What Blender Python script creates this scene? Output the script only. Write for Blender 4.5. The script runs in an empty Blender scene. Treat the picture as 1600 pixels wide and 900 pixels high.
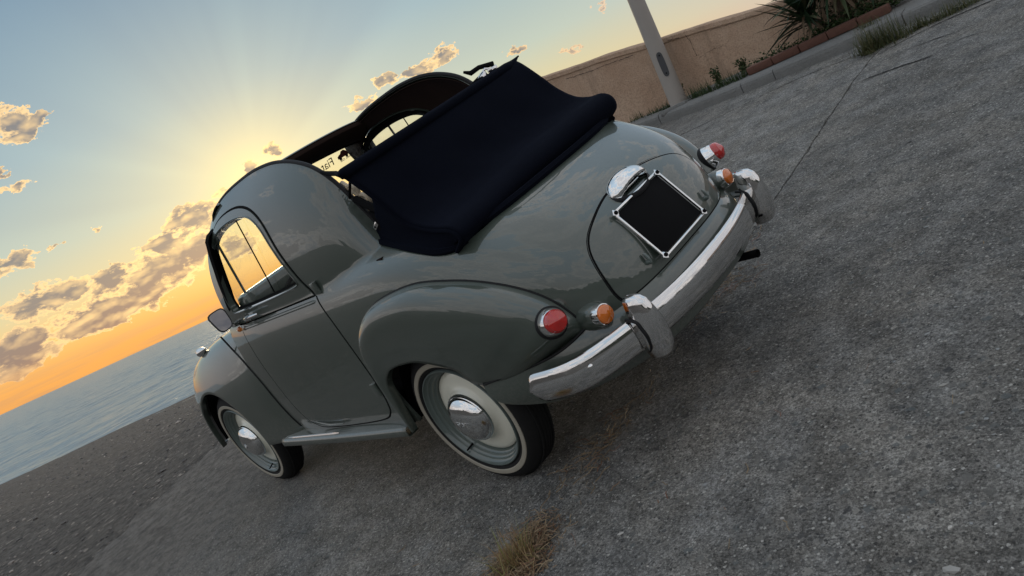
import bpy, bmesh, math, random
import numpy as np
from mathutils import Vector, Matrix
from mathutils.geometry import delaunay_2d_cdt
random.seed(3); np.random.seed(3)
C = bpy.context.scene.collection
sc = bpy.context.scene
PI = math.pi; rad = math.radians

# ------------------------------------------------------------------ camera
cd = bpy.data.cameras.new('camera'); cam = bpy.data.objects.new('camera', cd); C.objects.link(cam)
cd.sensor_width = 36; cd.lens = 27.86; cd.clip_end = 60000; cd.clip_start = .05
_r = Vector((-.62657187, -.66022009, -.41414626)) * -1
_u = Vector((-.18458157, -.39056262, .90188164))
_f = Vector((.75719043, -.64153743, -.12285108)).normalized()
_r = _f.cross(_u).normalized(); _u = _r.cross(_f)
M4 = Matrix((_r, _u, -_f)).transposed().to_4x4(); M4.translation = Vector((-2.28021286, 2.12411353, .87355062))
cam.matrix_world = M4
sc.camera = cam
sc.view_settings.view_transform = 'Standard'; sc.view_settings.look = 'None'
sc.view_settings.gamma = 1; sc.view_settings.use_curve_mapping = False
sc.view_settings.exposure = 0.22
sc.cycles.max_bounces = 8; sc.cycles.transparent_max_bounces = 12

SUN_AZ, SUN_EL = -27.4, 6.9      # world azimuth/elevation of the sun, degrees
# ------------------------------------------------------------------ node helpers
def srgb(r, g, b):
    f = lambda c: (c/255/12.92) if c/255 <= .04045 else ((c/255+.055)/1.055)**2.4
    return (f(r), f(g), f(b), 1)
class NT:
    def __init__(s, t): s.t = t; s.n = t.nodes; s.l = t.links
    def put(s, sock, v):
        if hasattr(v, 'is_output'): s.l.new(v, sock)
        elif v is not None: sock.default_value = v
    def m(s, op, a, b=None, c=None, clamp=False):
        n = s.n.new('ShaderNodeMath'); n.operation = op; n.use_clamp = clamp
        s.put(n.inputs[0], a)
        if b is not None: s.put(n.inputs[1], b)
        if c is not None: s.put(n.inputs[2], c)
        return n.outputs[0]
    def v(s, op, a, b=None, out=0):
        n = s.n.new('ShaderNodeVectorMath'); n.operation = op
        s.put(n.inputs[0], a)
        if b is not None: s.put(n.inputs[1], b)
        return n.outputs['Value'] if op in ('DOT_PRODUCT', 'LENGTH', 'DISTANCE') else n.outputs[0]
    def mix(s, f, a, b, bt='MIX'):
        n = s.n.new('ShaderNodeMix'); n.data_type = 'RGBA'; n.blend_type = bt
        s.put(n.inputs[0], f); s.put(n.inputs[6], a); s.put(n.inputs[7], b)
        return n.outputs[2]
    def ramp(s, f, stops, interp='LINEAR'):
        n = s.n.new('ShaderNodeValToRGB'); n.color_ramp.interpolation = interp
        e = n.color_ramp.elements
        while len(e) < len(stops): e.new(.5)
        for i, (p, c) in enumerate(stops): e[i].position = p; e[i].color = c if len(c) == 4 else (*c, 1)
        s.put(n.inputs[0], f); return n.outputs[0]
    def noise(s, vec, scale, detail=4, rough=.5, dist=0, out=0):
        n = s.n.new('ShaderNodeTexNoise'); s.put(n.inputs['Vector'], vec)
        n.inputs['Scale'].default_value = scale; n.inputs['Detail'].default_value = detail
        n.inputs['Roughness'].default_value = rough; n.inputs['Distortion'].default_value = dist
        return n.outputs[out]
    def vor(s, vec, scale, out='Distance', feature='F1', rnd=1):
        n = s.n.new('ShaderNodeTexVoronoi'); n.feature = feature; s.put(n.inputs['Vector'], vec)
        n.inputs['Scale'].default_value = scale; n.inputs['Randomness'].default_value = rnd
        return n.outputs[out]
    def sstep(s, x, a, b):
        n = s.n.new('ShaderNodeMapRange'); n.interpolation_type = 'SMOOTHSTEP'
        s.put(n.inputs[0], x); s.put(n.inputs[1], a); s.put(n.inputs[2], b)
        n.inputs[3].default_value = 0; n.inputs[4].default_value = 1
        return n.outputs[0]
    def xyz(s, x, y, z):
        n = s.n.new('ShaderNodeCombineXYZ'); s.put(n.inputs[0], x); s.put(n.inputs[1], y); s.put(n.inputs[2], z); return n.outputs[0]

# ------------------------------------------------------------------ world: evening sky with back-lit clouds
def make_world():
    w = bpy.data.worlds.new('World'); sc.world = w; w.use_nodes = True
    t = w.node_tree; t.nodes.clear(); N = NT(t)
    out = t.nodes.new('ShaderNodeOutputWorld'); bg = t.nodes.new('ShaderNodeBackground'); t.links.new(bg.outputs[0], out.inputs[0])
    tc = t.nodes.new('ShaderNodeTexCoord'); d = N.v('NORMALIZE', tc.outputs['Generated'])
    sx = t.nodes.new('ShaderNodeSeparateXYZ'); t.links.new(d, sx.inputs[0])
    X, Y, Z = sx.outputs
    k = 180/PI
    el = N.m('MULTIPLY', N.m('ARCSINE', Z), k)
    # azimuth measured from the sun, degrees, wrap at the far side
    ca, sa = math.cos(rad(SUN_AZ)), math.sin(rad(SUN_AZ))
    xr = N.m('ADD', N.m('MULTIPLY', X, ca), N.m('MULTIPLY', Y, sa))
    yr = N.m('SUBTRACT', N.m('MULTIPLY', Y, ca), N.m('MULTIPLY', X, sa))
    az = N.m('MULTIPLY', N.m('ARCTAN2', yr, xr), k)
    sd = (math.cos(rad(SUN_AZ))*math.cos(rad(SUN_EL)), math.sin(rad(SUN_AZ))*math.cos(rad(SUN_EL)), math.sin(rad(SUN_EL)))
    ang = N.m('MULTIPLY', N.m('ARCCOSINE', N.m('MINIMUM', N.v('DOT_PRODUCT', d, sd), .99999)), k)
    # physical sky as the base of the light
    sky = t.nodes.new('ShaderNodeTexSky'); sky.sky_type = 'NISHITA'; sky.sun_disc = False
    sky.sun_elevation = rad(SUN_EL); sky.sun_rotation = rad(90-SUN_AZ); sky.air_density = 1.2; sky.dust_density = 2.5
    # clear-sky colour by elevation, sun side and far side
    e01 = N.m('DIVIDE', N.m('MAXIMUM', el, 0), 90, clamp=True)
    near = N.ramp(e01, [(0, srgb(238, 164, 88)), (.028, srgb(244, 190, 112)), (.055, srgb(218, 204, 158)), (.09, srgb(186, 198, 184)),
                        (.15, srgb(150, 176, 186)), (.25, srgb(118, 148, 170)), (.40, srgb(156, 182, 204)), (1, srgb(198, 218, 238))])
    far = N.ramp(e01, [(0, srgb(196, 188, 186)), (.08, srgb(192, 192, 196)), (.25, srgb(180, 196, 212)), (.55, srgb(184, 206, 226)), (1, srgb(198, 218, 238))])
    side = N.sstep(N.m('ABSOLUTE', az), 19., 50.)
    base = N.mix(side, near, far)
    # warm glow about the hidden sun
    g1 = N.m('POWER', 2.718, N.m('MULTIPLY', N.m('POWER', N.m('DIVIDE', ang, 2.8), 1.1), -1))
    g2 = N.m('POWER', 2.718, N.m('MULTIPLY', N.m('POWER', N.m('DIVIDE', ang, 7.5), 1.5), -1))
    base = N.mix(N.m('MULTIPLY', g2, .26), base, srgb(234, 222, 158))
    base = N.mix(N.m('MULTIPLY', g1, .85), base, (1.25, .98, .42, 1))
    # shafts of light and shade fanning out from the sun
    th = N.m('ARCTAN2', N.m('SUBTRACT', el, SUN_EL), az)
    ray = N.noise(N.xyz(N.m('MULTIPLY', th, 1.9), 0., 7.3), 1.6, 2, .5)
    rayf = N.m('MULTIPLY', N.sstep(ang, 1.5, 7.), N.sstep(ang, 26., 9.))
    rayf = N.m('MULTIPLY', rayf, N.sstep(N.m('SUBTRACT', el, SUN_EL), .3, 3.))
    rv = N.m('MULTIPLY', N.m('SUBTRACT', ray, .5), N.m('MULTIPLY', rayf, .34))
    base = N.mix(1., base, N.xyz(N.m('ADD', rv, 1), N.m('ADD', rv, 1), N.m('ADD', N.m('MULTIPLY', rv, .6), 1)), 'MULTIPLY')
    # ---- clouds. position on the sky: p = (az, el) in degrees
    p = N.xyz(az, el, 0.)
    wv = N.v('SUBTRACT', N.noise(N.xyz(N.m('MULTIPLY', az, .9), N.m('MULTIPLY', el, 1.3), 4.), 1., 4, .6, 0, 1), (.5, .5, .5))
    p = N.v('ADD', p, N.v('MULTIPLY', wv, (3.0, 1.7, 0)))
    S = SUN_AZ
    # centre az (world), el, half width, half height, weight
    blobs = [(-15.6, 15.7, 1.4, 1.3, .95), (-13.0, 16.5, 2.2, 1.8, 1.0), (-16.8, 15.5, .5, .55, .7), (-13.6, 13.4, .7, .4, .6), (-13.9, 12.2, 1.3, .40, .75),
             (-10.6, 8.1, 2.6, .75, 1.05), (-17.0, 8.0, .45, .26, .6), (-14.0, 8.3, .5, .28, .6), (-20.3, 5.75, 2.2, .62, 1.2), (-22.4, 6.6, 2.0, 1.0, 1.15), (-24.6, 6.3, 2.2, 1.3, 1.0),
             (-12.6, 5.3, 2.9, .95, 1.15), (-16.1, 4.9, 1.5, 1.0, 1.15), (-18.8, 4.3, 2.3, 1.3, 1.2), (-15.6, 3.2, 5.2, 1.1, 1.3), (-21.8, 4.2, 2.4, 1.1, 1.1), (-9.0, 3.0, 4.2, 1.4, 1.2),
             (-4., 5.0, 4.5, 2.2, 1.1), (-24., 3.6, 3, .7, .9), (-29.2, 8.4, .65, .75, 1.0), (-27.2, 8.3, .6, .5, .95), (-31., 4., 5, 1.5, .8), (-40, 4, 7, 1.4, .6),
             (-42.7, 9.85, 1.1, .70, 1.15), (-40.6, 9.6, 1.6, .42, 1.05), (-38.2, 9.8, 1.1, .45, 1.0), (-36.2, 9.1, 1.3, .38, .9), (-47.7, 7.9, .8, .40, .9),
             (-51.0, 6.5, .8, .28, .9), (-54., 8.1, .8, .3, .6), (-58, 12, 5, 1., .6)]
    acc = None
    for (a, e, ra, re, wt) in blobs:
        q = N.v('MULTIPLY', N.v('SUBTRACT', p, (a-S, e, 0)), (1/ra, 1/re, 0))
        v = N.m('MULTIPLY_ADD', N.v('LENGTH', q), -wt*.80, wt)
        acc = v if acc is None else N.m('SMOOTH_MAX', acc, v, .12)
    acc = N.m('MAXIMUM', acc, 0)
    # generic clouds over the rest of the sky (behind and above the camera)
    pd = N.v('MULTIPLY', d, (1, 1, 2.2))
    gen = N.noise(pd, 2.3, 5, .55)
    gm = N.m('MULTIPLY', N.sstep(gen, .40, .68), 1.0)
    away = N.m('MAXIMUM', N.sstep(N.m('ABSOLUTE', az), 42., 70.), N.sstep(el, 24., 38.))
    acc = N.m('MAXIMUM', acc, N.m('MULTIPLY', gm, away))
    pz = N.xyz(N.m('MULTIPLY', az, .8), N.m('MULTIPLY', el, 1.5), 0.)
    n1 = N.noise(pz, .62, 10, .64, .2)
    n1b = N.noise(N.v('ADD', pz, (0., .55, 0.)), .62, 3, .5, .2); n1c = N.noise(pz, .62, 3, .5, .2)
    fine = N.m('SUBTRACT', n1, .5)
    dens = N.m('ADD', acc, N.m('MULTIPLY', fine, 3.1))
    dens = N.m('SUBTRACT', dens, N.m('MULTIPLY', N.sstep(acc, .25, .0), 2.))
    alpha = N.sstep(dens, .10, .30)
    core = N.sstep(dens, .20, .66)
    lit = N.m('MULTIPLY_ADD', N.m('SUBTRACT', n1c, n1b), 3.6, .12, clamp=True)
    sunside = N.sstep(ang, 34., 4.)
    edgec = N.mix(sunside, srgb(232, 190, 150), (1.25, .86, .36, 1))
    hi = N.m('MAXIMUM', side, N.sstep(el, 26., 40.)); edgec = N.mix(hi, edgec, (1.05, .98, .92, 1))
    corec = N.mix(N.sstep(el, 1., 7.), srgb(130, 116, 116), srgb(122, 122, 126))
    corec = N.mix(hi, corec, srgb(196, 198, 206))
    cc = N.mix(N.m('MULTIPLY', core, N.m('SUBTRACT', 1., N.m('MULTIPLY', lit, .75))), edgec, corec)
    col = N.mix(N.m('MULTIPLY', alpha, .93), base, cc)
    # streaked orange haze low over the sea
    st = N.noise(N.xyz(N.m('MULTIPLY', az, .12), N.m('MULTIPLY', el, 1.9), 3.), 1., 5, .6)
    low = N.m('MULTIPLY', N.sstep(el, 2.6, .3), N.m('SUBTRACT', 1., side))
    col = N.mix(N.m('MULTIPLY', low, .72), col, N.mix(N.sstep(st, .4, .64), srgb(242, 170, 88), srgb(214, 158, 104)))
    # below the horizon: same as the horizon, dimmer
    col = N.mix(N.sstep(el, 0., -4.), col, srgb(88, 86, 88))
    bg.inputs[1].default_value = .004
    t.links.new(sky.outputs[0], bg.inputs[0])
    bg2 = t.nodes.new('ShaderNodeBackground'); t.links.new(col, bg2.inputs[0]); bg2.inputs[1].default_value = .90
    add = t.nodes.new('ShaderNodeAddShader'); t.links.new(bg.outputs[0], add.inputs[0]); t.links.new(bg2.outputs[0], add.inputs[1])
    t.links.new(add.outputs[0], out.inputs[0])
    w.cycles.sampling_method = 'MANUAL'; w.cycles.sample_map_resolution = 1024
make_world()
# the sun itself is behind cloud: a weak, broad, warm lamp
sl = bpy.data.lights.new('sun', 'SUN'); sl.energy = .35; sl.angle = rad(12); sl.color = (1, .78, .5)
so = bpy.data.objects.new('sun', sl); C.objects.link(so)
so.rotation_euler = Vector((-math.cos(rad(SUN_AZ))*math.cos(rad(SUN_EL)), -math.sin(rad(SUN_AZ))*math.cos(rad(SUN_EL)), -math.sin(rad(SUN_EL)))).to_track_quat('-Z', 'Y').to_euler()

# ------------------------------------------------------------------ frames: the car stands on a ramp that falls to its left
W3 = Matrix(((9.99998697e-01, 2.89743358e-04, -1.58828140e-03), (0, 9.83764551e-01, 1.79463945e-01), (1.61449342e-03, -1.79463711e-01, 9.83763269e-01)))
WN = np.array(W3)
def G(x, y, z=0.0):
    "ramp coordinates (car frame) to world"
    return W3 @ Vector((x, y, z))
def GN(P): return np.asarray(P) @ WN.T
RAMP = W3.to_4x4()

# ------------------------------------------------------------------ object helpers
def fin(o, parent=None, label=None, cat=None, group=None, kind=None):
    if parent is not None: o.parent = parent
    if label: o['label'] = label
    if cat: o['category'] = cat
    if group: o['group'] = group
    if kind: o['kind'] = kind
    return o
def empty(name, label, cat, group=None, M=None):
    o = bpy.data.objects.new(name, None); C.objects.link(o); o.empty_display_size = .1
    if M is not None: o.matrix_world = M
    return fin(o, None, label, cat, group)
def mesh(name, verts, faces, mat, parent=None, smooth=True, normals=None, flat_from=None, **kw):
    me = bpy.data.meshes.new(name)
    me.from_pydata([tuple(map(float, v)) for v in verts], [], [tuple(int(i) for i in f) for f in faces])
    if smooth: me.polygons.foreach_set('use_smooth', [True]*len(me.polygons))
    if flat_from is not None:
        for p in me.polygons:
            if p.index >= flat_from: p.use_smooth = False
    mats = mat if isinstance(mat, (list, tuple)) else [mat]
    for m_ in mats: me.materials.append(m_)
    me.update()
    if normals is not None:
        me.normals_split_custom_set_from_vertices([tuple(map(float, n)) for n in normals])
    o = bpy.data.objects.new(name, me); C.objects.link(o)
    return fin(o, parent, **kw)
class MB:
    "collects simple shapes into one mesh"
    def __init__(s): s.v = []; s.f = []
    def add(s, V, F):
        b = len(s.v); s.v += [tuple(v) for v in V]; s.f += [tuple(b+i for i in f) for f in F]
    def box(s, c, d, R=None, bev=0):
        hx, hy, hz = d[0]/2, d[1]/2, d[2]/2
        if bev <= 0:
            V = [Vector((x, y, z)) for x in (-hx, hx) for y in (-hy, hy) for z in (-hz, hz)]
            F = [(0, 1, 3, 2), (4, 6, 7, 5), (0, 4, 5, 1), (2, 3, 7, 6), (0, 2, 6, 4), (1, 5, 7, 3)]
        else:
            V = []; F = []
            b = min(bev, hx*.9, hy*.9, hz*.9)
            bm = bmesh.new(); bmesh.ops.create_cube(bm, size=1)
            for q in bm.verts: q.co = Vector((q.co.x*d[0], q.co.y*d[1], q.co.z*d[2]))
            bmesh.ops.bevel(bm, geom=list(bm.edges), offset=b, segments=2, profile=.5, affect='EDGES')
            bm.verts.ensure_lookup_table()
            V = [q.co.copy() for q in bm.verts]; F = [[q.index for q in f.verts] for f in bm.faces]; bm.free()
        if R is not None: V = [R @ v for v in V]
        s.add([Vector(c)+v for v in V], F)
    def tube(s, P, r, n=8, closed=False, cap=True):
        P = [Vector(p) for p in P]; L = len(P)
        rs = r if hasattr(r, '__len__') else [r]*L
        T = []
        for i in range(L):
            a = P[i-1] if (i > 0 or closed) else P[i]; b = P[(i+1) % L] if (i < L-1 or closed) else P[i]
            T.append((b-a).normalized())
        up = Vector((0, 0, 1)) if abs(T[0].z) < .9 else Vector((1, 0, 0))
        u = T[0].cross(up).normalized(); V = []
        for i in range(L):
            u = (u - T[i]*u.dot(T[i])).normalized(); w = T[i].cross(u)
            for j in range(n):
                a = 2*PI*j/n; V.append(P[i]+(u*math.cos(a)+w*math.sin(a))*rs[i])
        F = []
        for i in range(L if closed else L-1):
            for j in range(n):
                a = i*n+j; b = i*n+(j+1) % n; c = ((i+1) % L)*n+(j+1) % n; d_ = ((i+1) % L)*n+j
                F.append((a, b, c, d_))
        if cap and not closed: F.append(tuple(range(n))[::-1]); F.append(tuple((L-1)*n+j for j in range(n)))
        s.add(V, F)
    def lathe(s, prof, n=48, c=(0, 0, 0), axis=(0, 1, 0), cap=True):
        ax = Vector(axis).normalized(); u = ax.orthogonal().normalized(); w = ax.cross(u); V = []
        for (h, r) in prof:
            for j in range(n):
                a = 2*PI*j/n; V.append(Vector(c)+ax*h+(u*math.cos(a)+w*math.sin(a))*r)
        F = []
        for i in range(len(prof)-1):
            for j in range(n):
                F.append((i*n+j, i*n+(j+1) % n, (i+1)*n+(j+1) % n, (i+1)*n+j))
        s.add(V, F)
    def prism(s, poly, y0, y1, plane='xz'):
        n = len(poly)
        if plane == 'xz': V = [(a, y0, b) for a, b in poly]+[(a, y1, b) for a, b in poly]
        elif plane == 'xy': V = [(a, b, y0) for a, b in poly]+[(a, b, y1) for a, b in poly]
        else: V = [(y0, a, b) for a, b in poly]+[(y1, a, b) for a, b in poly]
        F = [tuple(range(n))[::-1], tuple(range(n, 2*n))]+[(i, (i+1) % n, n+(i+1) % n, n+i) for i in range(n)]
        s.add(V, F)
    def build(s, name, mat, parent=None, smooth=True, bevel=0, **kw):
        o = mesh(name, s.v, s.f, mat, parent, smooth=False, **kw)
        bm = bmesh.new(); bm.from_mesh(o.data); bmesh.ops.recalc_face_normals(bm, faces=bm.faces)
        if bevel: bmesh.ops.bevel(bm, geom=[e for e in bm.edges if e.is_manifold and e.calc_face_angle(0) > .5], offset=bevel, segments=2, affect='EDGES')
        bm.to_mesh(o.data); bm.free()
        if smooth:
            o.data.polygons.foreach_set('use_smooth', [True]*len(o.data.polygons))
            o.data.set_sharp_from_angle(angle=rad(38))
        return o
def grid(name, P, mat, parent=None, thick=0, flip=False, closed_u=False, **kw):
    P = np.asarray(P); nu, nv = P.shape[:2]; V = P.reshape(-1, 3); F = []
    for i in range(nu if closed_u else nu-1):
        i2 = (i+1) % nu
        for j in range(nv-1):
            f = (i*nv+j, i2*nv+j, i2*nv+j+1, i*nv+j+1); F.append(f[::-1] if flip else f)
    o = mesh(name, V, F, mat, parent, **kw)
    if thick:
        md = o.modifiers.new('s', 'SOLIDIFY'); md.thickness = thick; md.offset = -1
    return o
def inpoly(P, poly):
    P = np.asarray(P); poly = np.asarray(poly); x, y = P[:, 0], P[:, 1]; ins = np.zeros(len(P), bool); n = len(poly); j = n-1
    for i in range(n):
        xi, yi = poly[i]; xj, yj = poly[j]
        c = ((yi > y) != (yj > y))
        xx = (xj-xi)*(y-yi)/((yj-yi) if yj != yi else 1e-12)+xi
        ins ^= c & (x < xx); j = i
    return ins
def smoothpoly(pts, n, closed=True):
    "Catmull-Rom through pts, resampled to n points"
    P = np.array(pts, float); L = len(P); out = []
    segs = L if closed else L-1
    for i in range(segs):
        if closed: a, b, c, d = P[i-1], P[i], P[(i+1) % L], P[(i+2) % L]
        else: a, b, c, d = P[max(i-1, 0)], P[i], P[i+1], P[min(i+2, L-1)]
        for t in np.linspace(0, 1, 12, endpoint=False):
            out.append(.5*((2*b)+(-a+c)*t+(2*a-5*b+4*c-d)*t*t+(-a+3*b-3*c+d)*t**3))
    if not closed: out.append(P[-1])
    out = np.array(out)
    if closed: out = np.vstack([out, out[:1]])
    s = np.r_[0, np.cumsum(np.linalg.norm(np.diff(out, axis=0), axis=1))]
    q = np.linspace(0, s[-1], n+1 if closed else n)
    R = np.stack([np.interp(q, s, out[:, k]) for k in range(P.shape[1])], 1)
    return R[:-1] if closed else R
def offset_poly(P, d):
    "shift a closed polygon inward (d>0) in its own plane"
    P = np.asarray(P); A = .5*np.sum(P[:, 0]*np.roll(P[:, 1], -1)-np.roll(P[:, 0], -1)*P[:, 1])
    T = np.roll(P, -1, 0)-np.roll(P, 1, 0); T /= np.linalg.norm(T, axis=1)[:, None]+1e-12
    N_ = np.stack([-T[:, 1], T[:, 0]], 1)*np.sign(A)
    return P+N_*d
def trimmed(name, S, outer, holes, du, dv, mat, parent, s=1, flange=.012, skip=None, lift=0, **kw):
    "a panel of the surface S(u,v)->xyz cut exactly to outlines, with folded edges and exact normals"
    outer = np.asarray(outer, float); holes = [np.asarray(h, float) for h in holes]
    sc_ = np.array([1/du, 1/dv])
    lo, hi = outer.min(0), outer.max(0)
    U, V = np.meshgrid(np.arange(lo[0], hi[0], du), np.arange(lo[1], hi[1], dv)); I = np.stack([U.ravel(), V.ravel()], 1)
    k = inpoly(I, outer)
    for h in holes: k &= ~inpoly(I, h)
    I = I[k]
    B = np.vstack([outer]+holes)
    if len(I):
        keep = np.ones(len(I), bool)
        for i0 in range(0, len(I), 4000):
            D = (I[i0:i0+4000, None, :]-B[None])*sc_
            keep[i0:i0+4000] = np.sqrt((D**2).sum(-1)).min(1) > .45
        I = I[keep]
    A = np.vstack([B, I]); E = []; b = 0
    for L_ in [outer]+holes:
        n = len(L_); E += [(b+i, b+(i+1) % n) for i in range(n)]; b += n
    r = delaunay_2d_cdt([Vector(a*sc_) for a in A], E, [], 0, 1e-7)
    V2 = np.array([tuple(q) for q in r[0]])/sc_; Fc = [f for f in r[2]]
    cen = np.array([V2[list(f)].mean(0) for f in Fc]); k = inpoly(cen, outer)
    for h in holes: k &= ~inpoly(cen, h)
    if skip is not None: k &= ~skip(cen[:, 0], cen[:, 1])
    Fc = [list(f) for f, kk in zip(Fc, k) if kk]
    def ev(u, v):
        P = S(u, v); P = np.array(P); P[..., 1] *= s; return P
    e = 1e-4
    P = ev(V2[:, 0], V2[:, 1]); Tu = ev(V2[:, 0]+e, V2[:, 1])-ev(V2[:, 0]-e, V2[:, 1]); Tv = ev(V2[:, 0], V2[:, 1]+e)-ev(V2[:, 0], V2[:, 1]-e)
    Nn = np.cross(Tu, Tv); Nn /= np.linalg.norm(Nn, axis=1)[:, None]+1e-15
    cc = np.array([.55, 0, .55])
    if ((P-cc)*Nn).sum(1).mean() < 0: Nn = -Nn
    P = P+Nn*lift
    # orient faces along the normals
    F = []
    for f in Fc:
        a, b_, c_ = P[f[0]], P[f[1]], P[f[2]]
        F.append(f if np.dot(np.cross(b_-a, c_-a), Nn[f[0]]) > 0 else f[::-1])
    nf = len(F); V3 = list(P); NN = list(Nn)
    if flange:
        ec = {}
        for f in F:
            for i in range(len(f)):
                a, b_ = f[i], f[(i+1) % len(f)]; key = (min(a, b_), max(a, b_)); ec.setdefault(key, []).append((a, b_))
        mp = {}
        def dupv(i, dn):
            key = (i, dn)
            if key not in mp: mp[key] = len(V3); V3.append(P[i]-Nn[i]*(flange if dn else 0)); NN.append(Nn[i])
            return mp[key]
        bl = [l[0] for l in ec.values() if len(l) == 1]
        for (a, b_) in bl: F.append([dupv(b_, 0), dupv(a, 0), dupv(a, 1), dupv(b_, 1)])
        # fillet-ish edge normals for the folded strip
        acc = {}
        for f in F[nf:]:
            q = [np.array(V3[i]) for i in f]; n_ = np.cross(q[1]-q[0], q[2]-q[0])
            n_ = n_/(np.linalg.norm(n_)+1e-12)
            for i in f: acc[i] = acc.get(i, 0)+n_
        for i, n_ in acc.items(): NN[i] = n_/(np.linalg.norm(n_)+1e-12)
    return mesh(name, V3, F, mat, parent, normals=NN, **kw)
def dup(o, M=None, parent=None, label=None):
    c = o.copy(); C.objects.link(c); c.parent = parent
    if M is not None: c.matrix_world = M
    if label: c['label'] = label
    for ch in o.children: dup(ch, None, c)
    return c

# ------------------------------------------------------------------ materials
def mat(name): 
    m = bpy.data.materials.new(name); m.use_nodes = True; t = m.node_tree
    return m, NT(t), t.nodes['Principled BSDF'], t
def P_(b, **k):
    for n, v in k.items():
        n = {'base': 'Base Color', 'rough': 'Roughness', 'metal': 'Metallic', 'coat': 'Coat Weight', 'coatr': 'Coat Roughness', 'trans': 'Transmission Weight',
             'ior': 'IOR', 'alpha': 'Alpha', 'sheen': 'Sheen Weight', 'spec': 'Specular IOR Level', 'sss': 'Subsurface Weight'}[n]
        if n == 'Base Color' and not hasattr(v, 'is_output') and len(v) == 3: v = (*v, 1)
        if hasattr(v, 'is_output'): b.id_data.links.new(v, b.inputs[n])
        else: b.inputs[n].default_value = v
def bump(N, b, h, dist, strength=1.0):
    n = N.n.new('ShaderNodeBump'); n.inputs['Strength'].default_value = strength; n.inputs['Distance'].default_value = dist
    N.l.new(h, n.inputs['Height']); N.l.new(n.outputs[0], b.inputs['Normal']); return n
def objco(N, kind='Object'):
    return N.n.new('ShaderNodeTexCoord').outputs[kind]
def simple(name, base, rough=.5, metal=0, var=.12, nscale=30, bumpd=0, **k):
    m, N, b, t = mat(name); co = objco(N); n = N.noise(co, nscale, 4, .6)
    dark = tuple(c*(1-var) for c in base[:3])+(1,); lite = tuple(min(1, c*(1+var)) for c in base[:3])+(1,)
    P_(b, base=N.mix(n, dark, lite), rough=N.m('ADD', rough-.06*min(1, rough*3), N.m('MULTIPLY', n, .12*min(1, rough*3))), metal=metal, **k)
    if bumpd: bump(N, b, n, bumpd)
    return m
def paint():
    m, N, b, t = mat('grey_green_paint'); co = objco(N)
    n = N.noise(co, 3.5, 5, .6); dust = N.noise(co, 120, 3, .6)
    sep = N.n.new('ShaderNodeSeparateXYZ'); N.l.new(co, sep.inputs[0])
    c = N.mix(n, (.046, .060, .048, 1), (.055, .070, .056, 1))
    grime = N.m('MULTIPLY', N.sstep(sep.outputs[2], .55, .28), N.sstep(dust, .35, .7))
    c = N.mix(N.m('MULTIPLY', grime, .35), c, (.16, .15, .13, 1))
    P_(b, base=c, rough=.42, coat=1.0, coatr=N.m('MULTIPLY_ADD', N.noise(co, 18, 4, .7), .035, N.m('MULTIPLY_ADD', grime, .15, .004)), spec=.5)
    b.inputs['Coat IOR'].default_value = 1.6
    nb = N.n.new('ShaderNodeBump'); nb.inputs['Distance'].default_value = .0012; nb.inputs['Strength'].default_value = .35
    N.l.new(N.noise(co, 9, 2, .5), nb.inputs['Height']); N.l.new(nb.outputs[0], b.inputs['Coat Normal'])
    return m
PAINT = paint()
def chrome_m():
    m, N, b, t = mat('chrome'); co = objco(N); n = N.noise(co, 60, 5, .7); n2 = N.noise(co, 7, 3, .6)
    P_(b, base=(.72, .71, .70), metal=1., rough=N.m('MULTIPLY_ADD', N.sstep(n, .45, .8), .16, N.m('MULTIPLY_ADD', n2, .08, .02)))
    return m
CHROME = chrome_m()
POLISH = simple('polished_chrome', (.78, .78, .77), .03, 1., .03, 8)
RUBBER = simple('black_rubber', (.007, .007, .008), .6, 0, .25, 40, .001, spec=.3)
def tyre_m():
    m, N, b, t = mat('tyre_rubber'); co = objco(N)
    n = N.noise(co, 30, 5, .65); P_(b, base=N.mix(n, (.006, .006, .0065, 1), (.016, .0155, .015, 1)), rough=.8, spec=.25); bump(N, b, n, .0015)
    return m
TYRE = tyre_m()
WALLW = simple('aged_whitewall', (.33, .30, .24), .6, 0, .15, 25)
CREAM = simple('cream_enamel', (.76, .74, .62), .32, 0, .04, 5, 0, coat=.6, coatr=.12)
RIMG = simple('wheel_grey_green', (.10, .125, .115), .35, 0, .08, 8, 0, coat=.8, coatr=.08)
def cloth_m(name, a, b_, rough=.95, weave=1800):
    m, N, b, t = mat(name); co = objco(N); n = N.noise(co, 5, 6, .65); w = N.noise(co, weave, 2, .5)
    lint = N.sstep(N.noise(co, 700, 2, .5), .70, .78)
    c = N.mix(n, a, b_)
    P_(b, base=N.mix(N.m('MULTIPLY', lint, .10), c, (.12, .12, .13, 1)), rough=rough, spec=.05, sheen=.03)
    b.inputs['Sheen Roughness'].default_value = .4; b.inputs['Sheen Tint'].default_value = (.25, .35, .7, 1)
    bump(N, b, N.m('ADD', w, N.m('MULTIPLY', n, .8)), .0012, .6); return m
CANVAS = cloth_m('navy_canvas', (.0020, .0027, .0055, 1), (.0042, .0054, .0105, 1))
HEADL = cloth_m('dark_brown_headlining', (.016, .010, .008, 1), (.035, .022, .018, 1), .9, 500)
BLACK = simple('matt_black', (.004, .004, .0045), .85, 0, .2, 20, spec=.12)
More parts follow.
